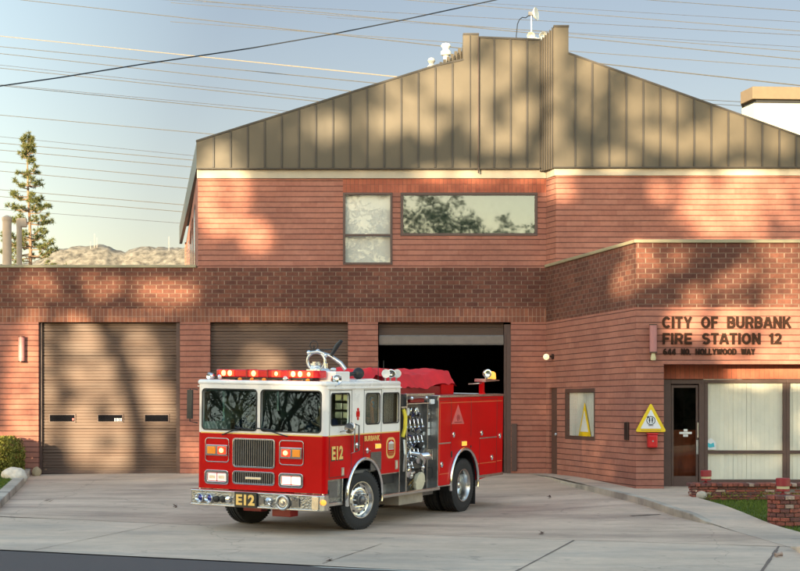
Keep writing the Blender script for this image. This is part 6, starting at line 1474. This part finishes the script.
# --- light bar
LB = empty('light_bar', (0, 0, 0)); LB.parent = FE
o = MB(); o.prism([(.20, .36), (.24, .26), (.46, .26), (.50, .36), (.50, 2.14), (.46, 2.24), (.24, 2.24), (.20, 2.14)], 2.525, 2.645, 'xy'); tb(o, 'lens', 'red_lens', LB, bevel=.018, smooth=40)
o = MB(); o.box(.24, .46, .4, 2.1, 2.495, 2.524)
for v_ in (.55, 1.95): o.box(.28, .42, v_-.05, v_+.05, 2.465, 2.50)
tb(o, 'mount', 'black', LB)
o = MB()
for v_ in (.84, 1.22, 1.62): o.box(.195, .505, v_-.012, v_+.012, 2.52, 2.652)
tb(o, 'divider', 'red_dark', LB)
for v_ in (2.06, 1.94, 1.48, 1.05, .73, .60, .44):
    o = MB(); o.ball((.186, v_, 2.585), .05 if v_ not in (1.05, .44) else .038, 14, (.25, .85, .95)); b_ = tb(o, 'flasher', 'red_core', LB, smooth=80)
    o = MB(); o.box(.190, .199, v_-.085, v_+.085, 2.535, 2.635); tb(o, 'flasher_halo', 'red_lit', LB, bevel=.004)
for v_ in (1.66, 1.43, 1.20, .38):
    o = MB(); o.lathe((.06, v_, 2.475), (-.4, 0, 1), [(0, .032), (.03, .03), (.045, .001)], 12); tb(o, 'clearance_lamp', 'amber', FE, smooth=50)
o = MB(); o.lathe((.12, .80, 2.50), (-1, 0, 0), [(-.10, .02), (.0, .03), (.06, .05), (.065, .045), (.0, .01)], 14); tb(o, 'roof_horn', 'chrome', FE, smooth=40)
o = MB(); o.lathe((.12, W_-.15, 2.53), (-1, .3, 0), [(-.10, .02), (-.06, .055), (.02, .06), (.03, .05), (.02, .001)], 14); o.cyl((.14, W_-.13, 2.44), (.14, W_-.13, 2.5), .02, n=8); o.ball((.2, W_-.30, 2.52), .045, 10); tb(o, 'spot_lamp', 'chrome', FE, smooth=50)
# --- roof box, deck gun, lamps
o = MB(); o.box(.50, 1.0, .12, 1.95, 2.45, 2.635); rb_ = tb(o, 'roof_box', 'truck_white', FE, bevel=.02)
o = MB(); o.box(.74, .95, .55, .80, 2.635, 2.66); o.ball((.76, .62, 2.67), .05, 10, (1, 1, .6)); o.ball((1.12, .50, 2.665), .055, 10, (1, 1, .6)); o.lathe((.95, .55, 2.635), (0, 0, 1), [(0, .09), (.03, .08), (.05, .03), (.13, .03), (.15, .001)], 14); tb(o, 'roof_fitting', 'alu', rb_, smooth=50)
dg = empty('deck_gun', (0, 0, 0)); dg.parent = FE
C = Vector((1.42, 1.0, 2.63))
o = MB(); o.cyl(C, C+Vector((0, 0, .10)), .12, .09, n=20); o.lathe(C+Vector((0, 0, .1)), (0, 0, 1), [(0, .10), (.03, .10), (.035, .07), (.06, .07)], 20); tb(o, 'base', 'steel', dg, smooth=40)
o = MB()
arc = [C+Vector((.10*math.sin(t)*0, .17*math.cos(t), .17+.15*math.sin(t))) for t in [R(-55)+R(290)*i/22 for i in range(23)]]
o.tube(arc, .027, 10); tb(o, 'horseshoe_pipe', 'steel', dg, smooth=50)
o = MB(); o.tube([C+Vector((0, .14, .31)), C+Vector((-.02, -.05, .33)), C+Vector((.05, -.25, .26)), C+Vector((.1, -.42, .14)), C+Vector((.12, -.5, .03))], [.03, .03, .03, .035, .035], 10); tb(o, 'stream_pipe', 'steel', dg, smooth=50)
o = MB(); o.tube([C+Vector((0, -.28, .26)), C+Vector((.02, -.38, .42)), C+Vector((.02, -.47, .52))], [.025, .04, .03], 10); o.tube([C+Vector((0, .2, .34)), C+Vector((.0, -.30, .37))], .012, 6)
o.torus(C+Vector((0, .05, .44)), (1, .2, 0), .07, .008, 20, 6); o.tube([C+Vector((0, .05, .31)), C+Vector((0, .05, .44))], .01, 6); tb(o, 'nozzle', 'black', dg, smooth=50)
o = MB(); o.ball(C+Vector((0, .14, .31)), .045, 10); o.ball(C+Vector((0, -.03, .34)), .04, 10); o.ball(C+Vector((0, -.18, .27)), .04, 10); tb(o, 'joint', 'chrome', dg, smooth=60)
o = MB(); c_ = Vector((.34, .02, 2.50)); o.lathe(c_, (-.5, -1, 0), [(-.09, .015), (-.08, .05), (0, .085), (.03, .09), (.035, .08), (.01, .05), (.02, .02), (.02, .001)], 20); o.tube([c_+Vector((-.13, 0, .0)), c_+Vector((.16, 0, 0))], .013, 6); o.tube([c_+Vector((-.13, 0, -.03)), c_+Vector((-.13, 0, .06))], .01, 6); o.tube([c_+Vector((.16, 0, -.03)), c_+Vector((.16, 0, .06))], .01, 6); o.tube([c_+Vector((0, 0, -.05)), c_+Vector((-.08, -.04, -.10))], .012, 6); tb(o, 'siren_speaker', 'chrome', FE, smooth=50)
o = MB(); o.ball((1.70, .34, 2.60), .10, 16); o.tube([(1.45, .40, 2.58), (1.62, .36, 2.60)], .035, 8); o.cyl((1.7, .34, 2.44), (1.7, .34, 2.5), .03, n=8); tb(o, 'spot_lamp', 'black', FE, smooth=70)
o = MB(); o.prism([(1.35, 2.47), (1.45, 2.50), (1.95, 2.515), (2.35, 2.47)], .2, .9, 'xz'); tb(o, 'roof_hatch', 'truck_white', FE, bevel=.01)
for k, (u_, m_) in enumerate(((2.33, 'vent_white'), (2.52, 'chrome'), (2.75, 'vent_white'))):
    o = MB(); o.lathe((u_, .14, 2.60), (-.9, -.5, 0), [(-.08, .02), (-.07, .05), (0, .072), (.03, .075), (.035, .065), (.02, .02), (.02, .001)], 18); f = tb(o, 'flood_lamp', m_, FE, smooth=50)
    o = MB(); o.tube([(u_+.02, .16, 2.46), (u_+.02, .16, 2.56)], .014, 6); tb(o, 'lamp_stem', 'steel', f)
for u_ in (2.35, 2.55): o = MB(); o.tube([(u_, .3, 2.46), (u_, .3, 2.82)], .006, 5); tb(o, 'whip_antenna', 'black', FE)

# ------------------------------------------------------------------ people in the cab
def skinmesh(name, verts, edges, radii, m, parent, sub=1, loc=None):
    me = bpy.data.meshes.new(name); me.from_pydata([tuple(v) for v in verts], edges, []); ob = bpy.data.objects.new('k', me); COL.objects.link(ob)
    sk = ob.modifiers.new('s', 'SKIN'); sk.use_smooth_shade = True; lay = me.skin_vertices[0]
    for i, r_ in enumerate(radii): lay.data[i].radius = (r_, r_) if not isinstance(r_, tuple) else r_
    lay.data[0].use_root = True
    sb = ob.modifiers.new('b', 'SUBSURF'); sb.levels = sub; sb.render_levels = sub
    m2 = bpy.data.meshes.new_from_object(ob.evaluated_get(bpy.context.evaluated_depsgraph_get())); bpy.data.objects.remove(ob)
    m2.materials.clear(); m2.materials.append(MATS[m]); m2.name = name; m2.polygons.foreach_set('use_smooth', [True]*len(m2.polygons))
    o2 = bpy.data.objects.new(name, m2); COL.objects.link(o2)
    if parent: o2.parent = parent
    return o2
def person(u_, v_, seatw, hands, face, label, shirt, hair=True, lean=0):
    """seated figure in truck axes; hands: list of (elbow, hand, spread direction)"""
    f = face; V = Vector; base = V((u_, v_, seatw)); hp = base+V((0, 0, .08)); ch = base+V((f*lean, 0, .48)); nk = ch+V((f*.01, 0, .15)); hd = nk+V((f*.03, 0, .13)); tp = hd+V((0, 0, .10))
    vs = [hp, base+V((f*lean*.5, 0, .28)), ch, nk, hd, tp]; ed = [(i, i+1) for i in range(5)]; rr = [(.16, .13), (.14, .11), (.17, .12), .055, (.085, .10), .07]
    def addv(p, r, c): vs.append(p); rr.append(r); ed.append((c, len(vs)-1)); return len(vs)-1
    addv(hd+V((f*.115, 0, -.01)), .014, 4)                      # nose
    addv(hd+V((f*.07, 0, -.075)), .04, 4)                       # chin
    for s_ in (-1, 1):
        addv(hd+V((0, s_*.09, -.01)), .014, 4)                  # ear
        kn = addv(base+V((f*.42, s_*.12, .10)), .075, 0); an_ = addv(base+V((f*.45, s_*.12, -.22)), .05, kn); addv(base+V((f*.56, s_*.12, -.26)), .035, an_)
    sv, se, sr = list(vs[:3]), [(0, 1), (1, 2)], [(.175, .145), (.155, .125), (.185, .135)]
    for s_, (el, ha, sp) in zip((-1, 1), hands):
        sh = addv(ch+V((0, s_*.19, .05)), .062, 2); e_ = addv(V(el), .045, sh); w_1 = addv(V(ha), .03, e_); d = (V(ha)-V(el)).normalized(); pm = addv(V(ha)+d*.07, (.038, .02), w_1); sd = V(sp).normalized()
        for k in range(4):
            b_ = V(ha)+d*(.10+.004*(k in (1, 2)))+sd*(.021*(k-1.5)); L_ = (.055, .072, .068, .048)[k]; q1 = addv(b_, .009, pm); q2 = addv(b_+d*L_*.5+sd.cross(d)*.008, .0085, q1); addv(b_+d*L_+sd.cross(d)*.028, .0075, q2)
        t1 = addv(V(ha)+d*.035-sd*.04, .010, w_1); addv(V(ha)+d*.075-sd*.055, .009, t1)
        i0 = len(sv); sv += [ch+V((0, s_*.19, .05)), V(el)]; se += [(2, i0), (i0, i0+1)]; sr += [.075, .058]
    o = skinmesh('person', vs, ed, rr, 'skin', None, 2); o.matrix_world = TM; tag(o, label, 'person')
    skinmesh('shirt', sv, se, sr, shirt, o, 1)
    o2 = MB()
    for s_ in (-1, 1): o2.ball(hd+V((f*.088, s_*.034, .015)), .012, 8)
    o2.build('eyes', 'white_sign', o, local=True, smooth=80)
    o3 = MB(); o3.ball(hd+V((-f*.018, 0, .045)), .112, 14, (1.0, .92, .95)); o3.build('hair', 'hair_dark', o, local=True, smooth=80)
    return o
person(.92, .55, 1.27, [((.72, .22, 1.62), (.42, .36, 1.74), (0, 1, .2)), ((.72, .86, 1.52), (.50, .74, 1.66), (0, 1, -.2))], -1, 'driver in dark navy uniform with hands on the steering wheel', 'navy')
person(.92, 1.90, 1.27, [((.70, 1.60, 1.55), (.48, 1.72, 1.66), (0, 1, 0)), ((.70, 2.20, 1.55), (.46, 2.05, 1.72), (0, 1, 0))], -1, 'officer seated behind the left windshield pane with hands raised', 'navy')
p3 = person(2.12, .50, 1.25, [((1.84, .14, 1.74), (1.76, .11, 2.02), (1, 0, 0)), ((1.9, .80, 1.5), (1.70, .70, 1.45), (0, 1, 0))], -1, 'crew member in the rear cab raising a blue gloved hand at the window', 'turnout')
vs = [Vector((1.765, .11, 2.00)), Vector((1.755, .11, 2.07)), Vector((1.745, .11, 2.13))]; ed = [(0, 1), (1, 2)]; rr = [.038, (.05, .028), (.046, .024)]
for k in range(4): vs += [Vector((1.715+.022*k, .11, 2.16)), Vector((1.705+.026*k, .10, 2.20+.008*(k in (1, 2))))]; ed += [(2, 3+2*k), (3+2*k, 4+2*k)]; rr += [.013, .011]
vs += [Vector((1.80, .105, 2.08)), Vector((1.825, .10, 2.12))]; ed += [(0, 11), (11, 12)]; rr += [.014, .012]
skinmesh('glove', vs, ed, rr, 'glove_blue', p3, 1)
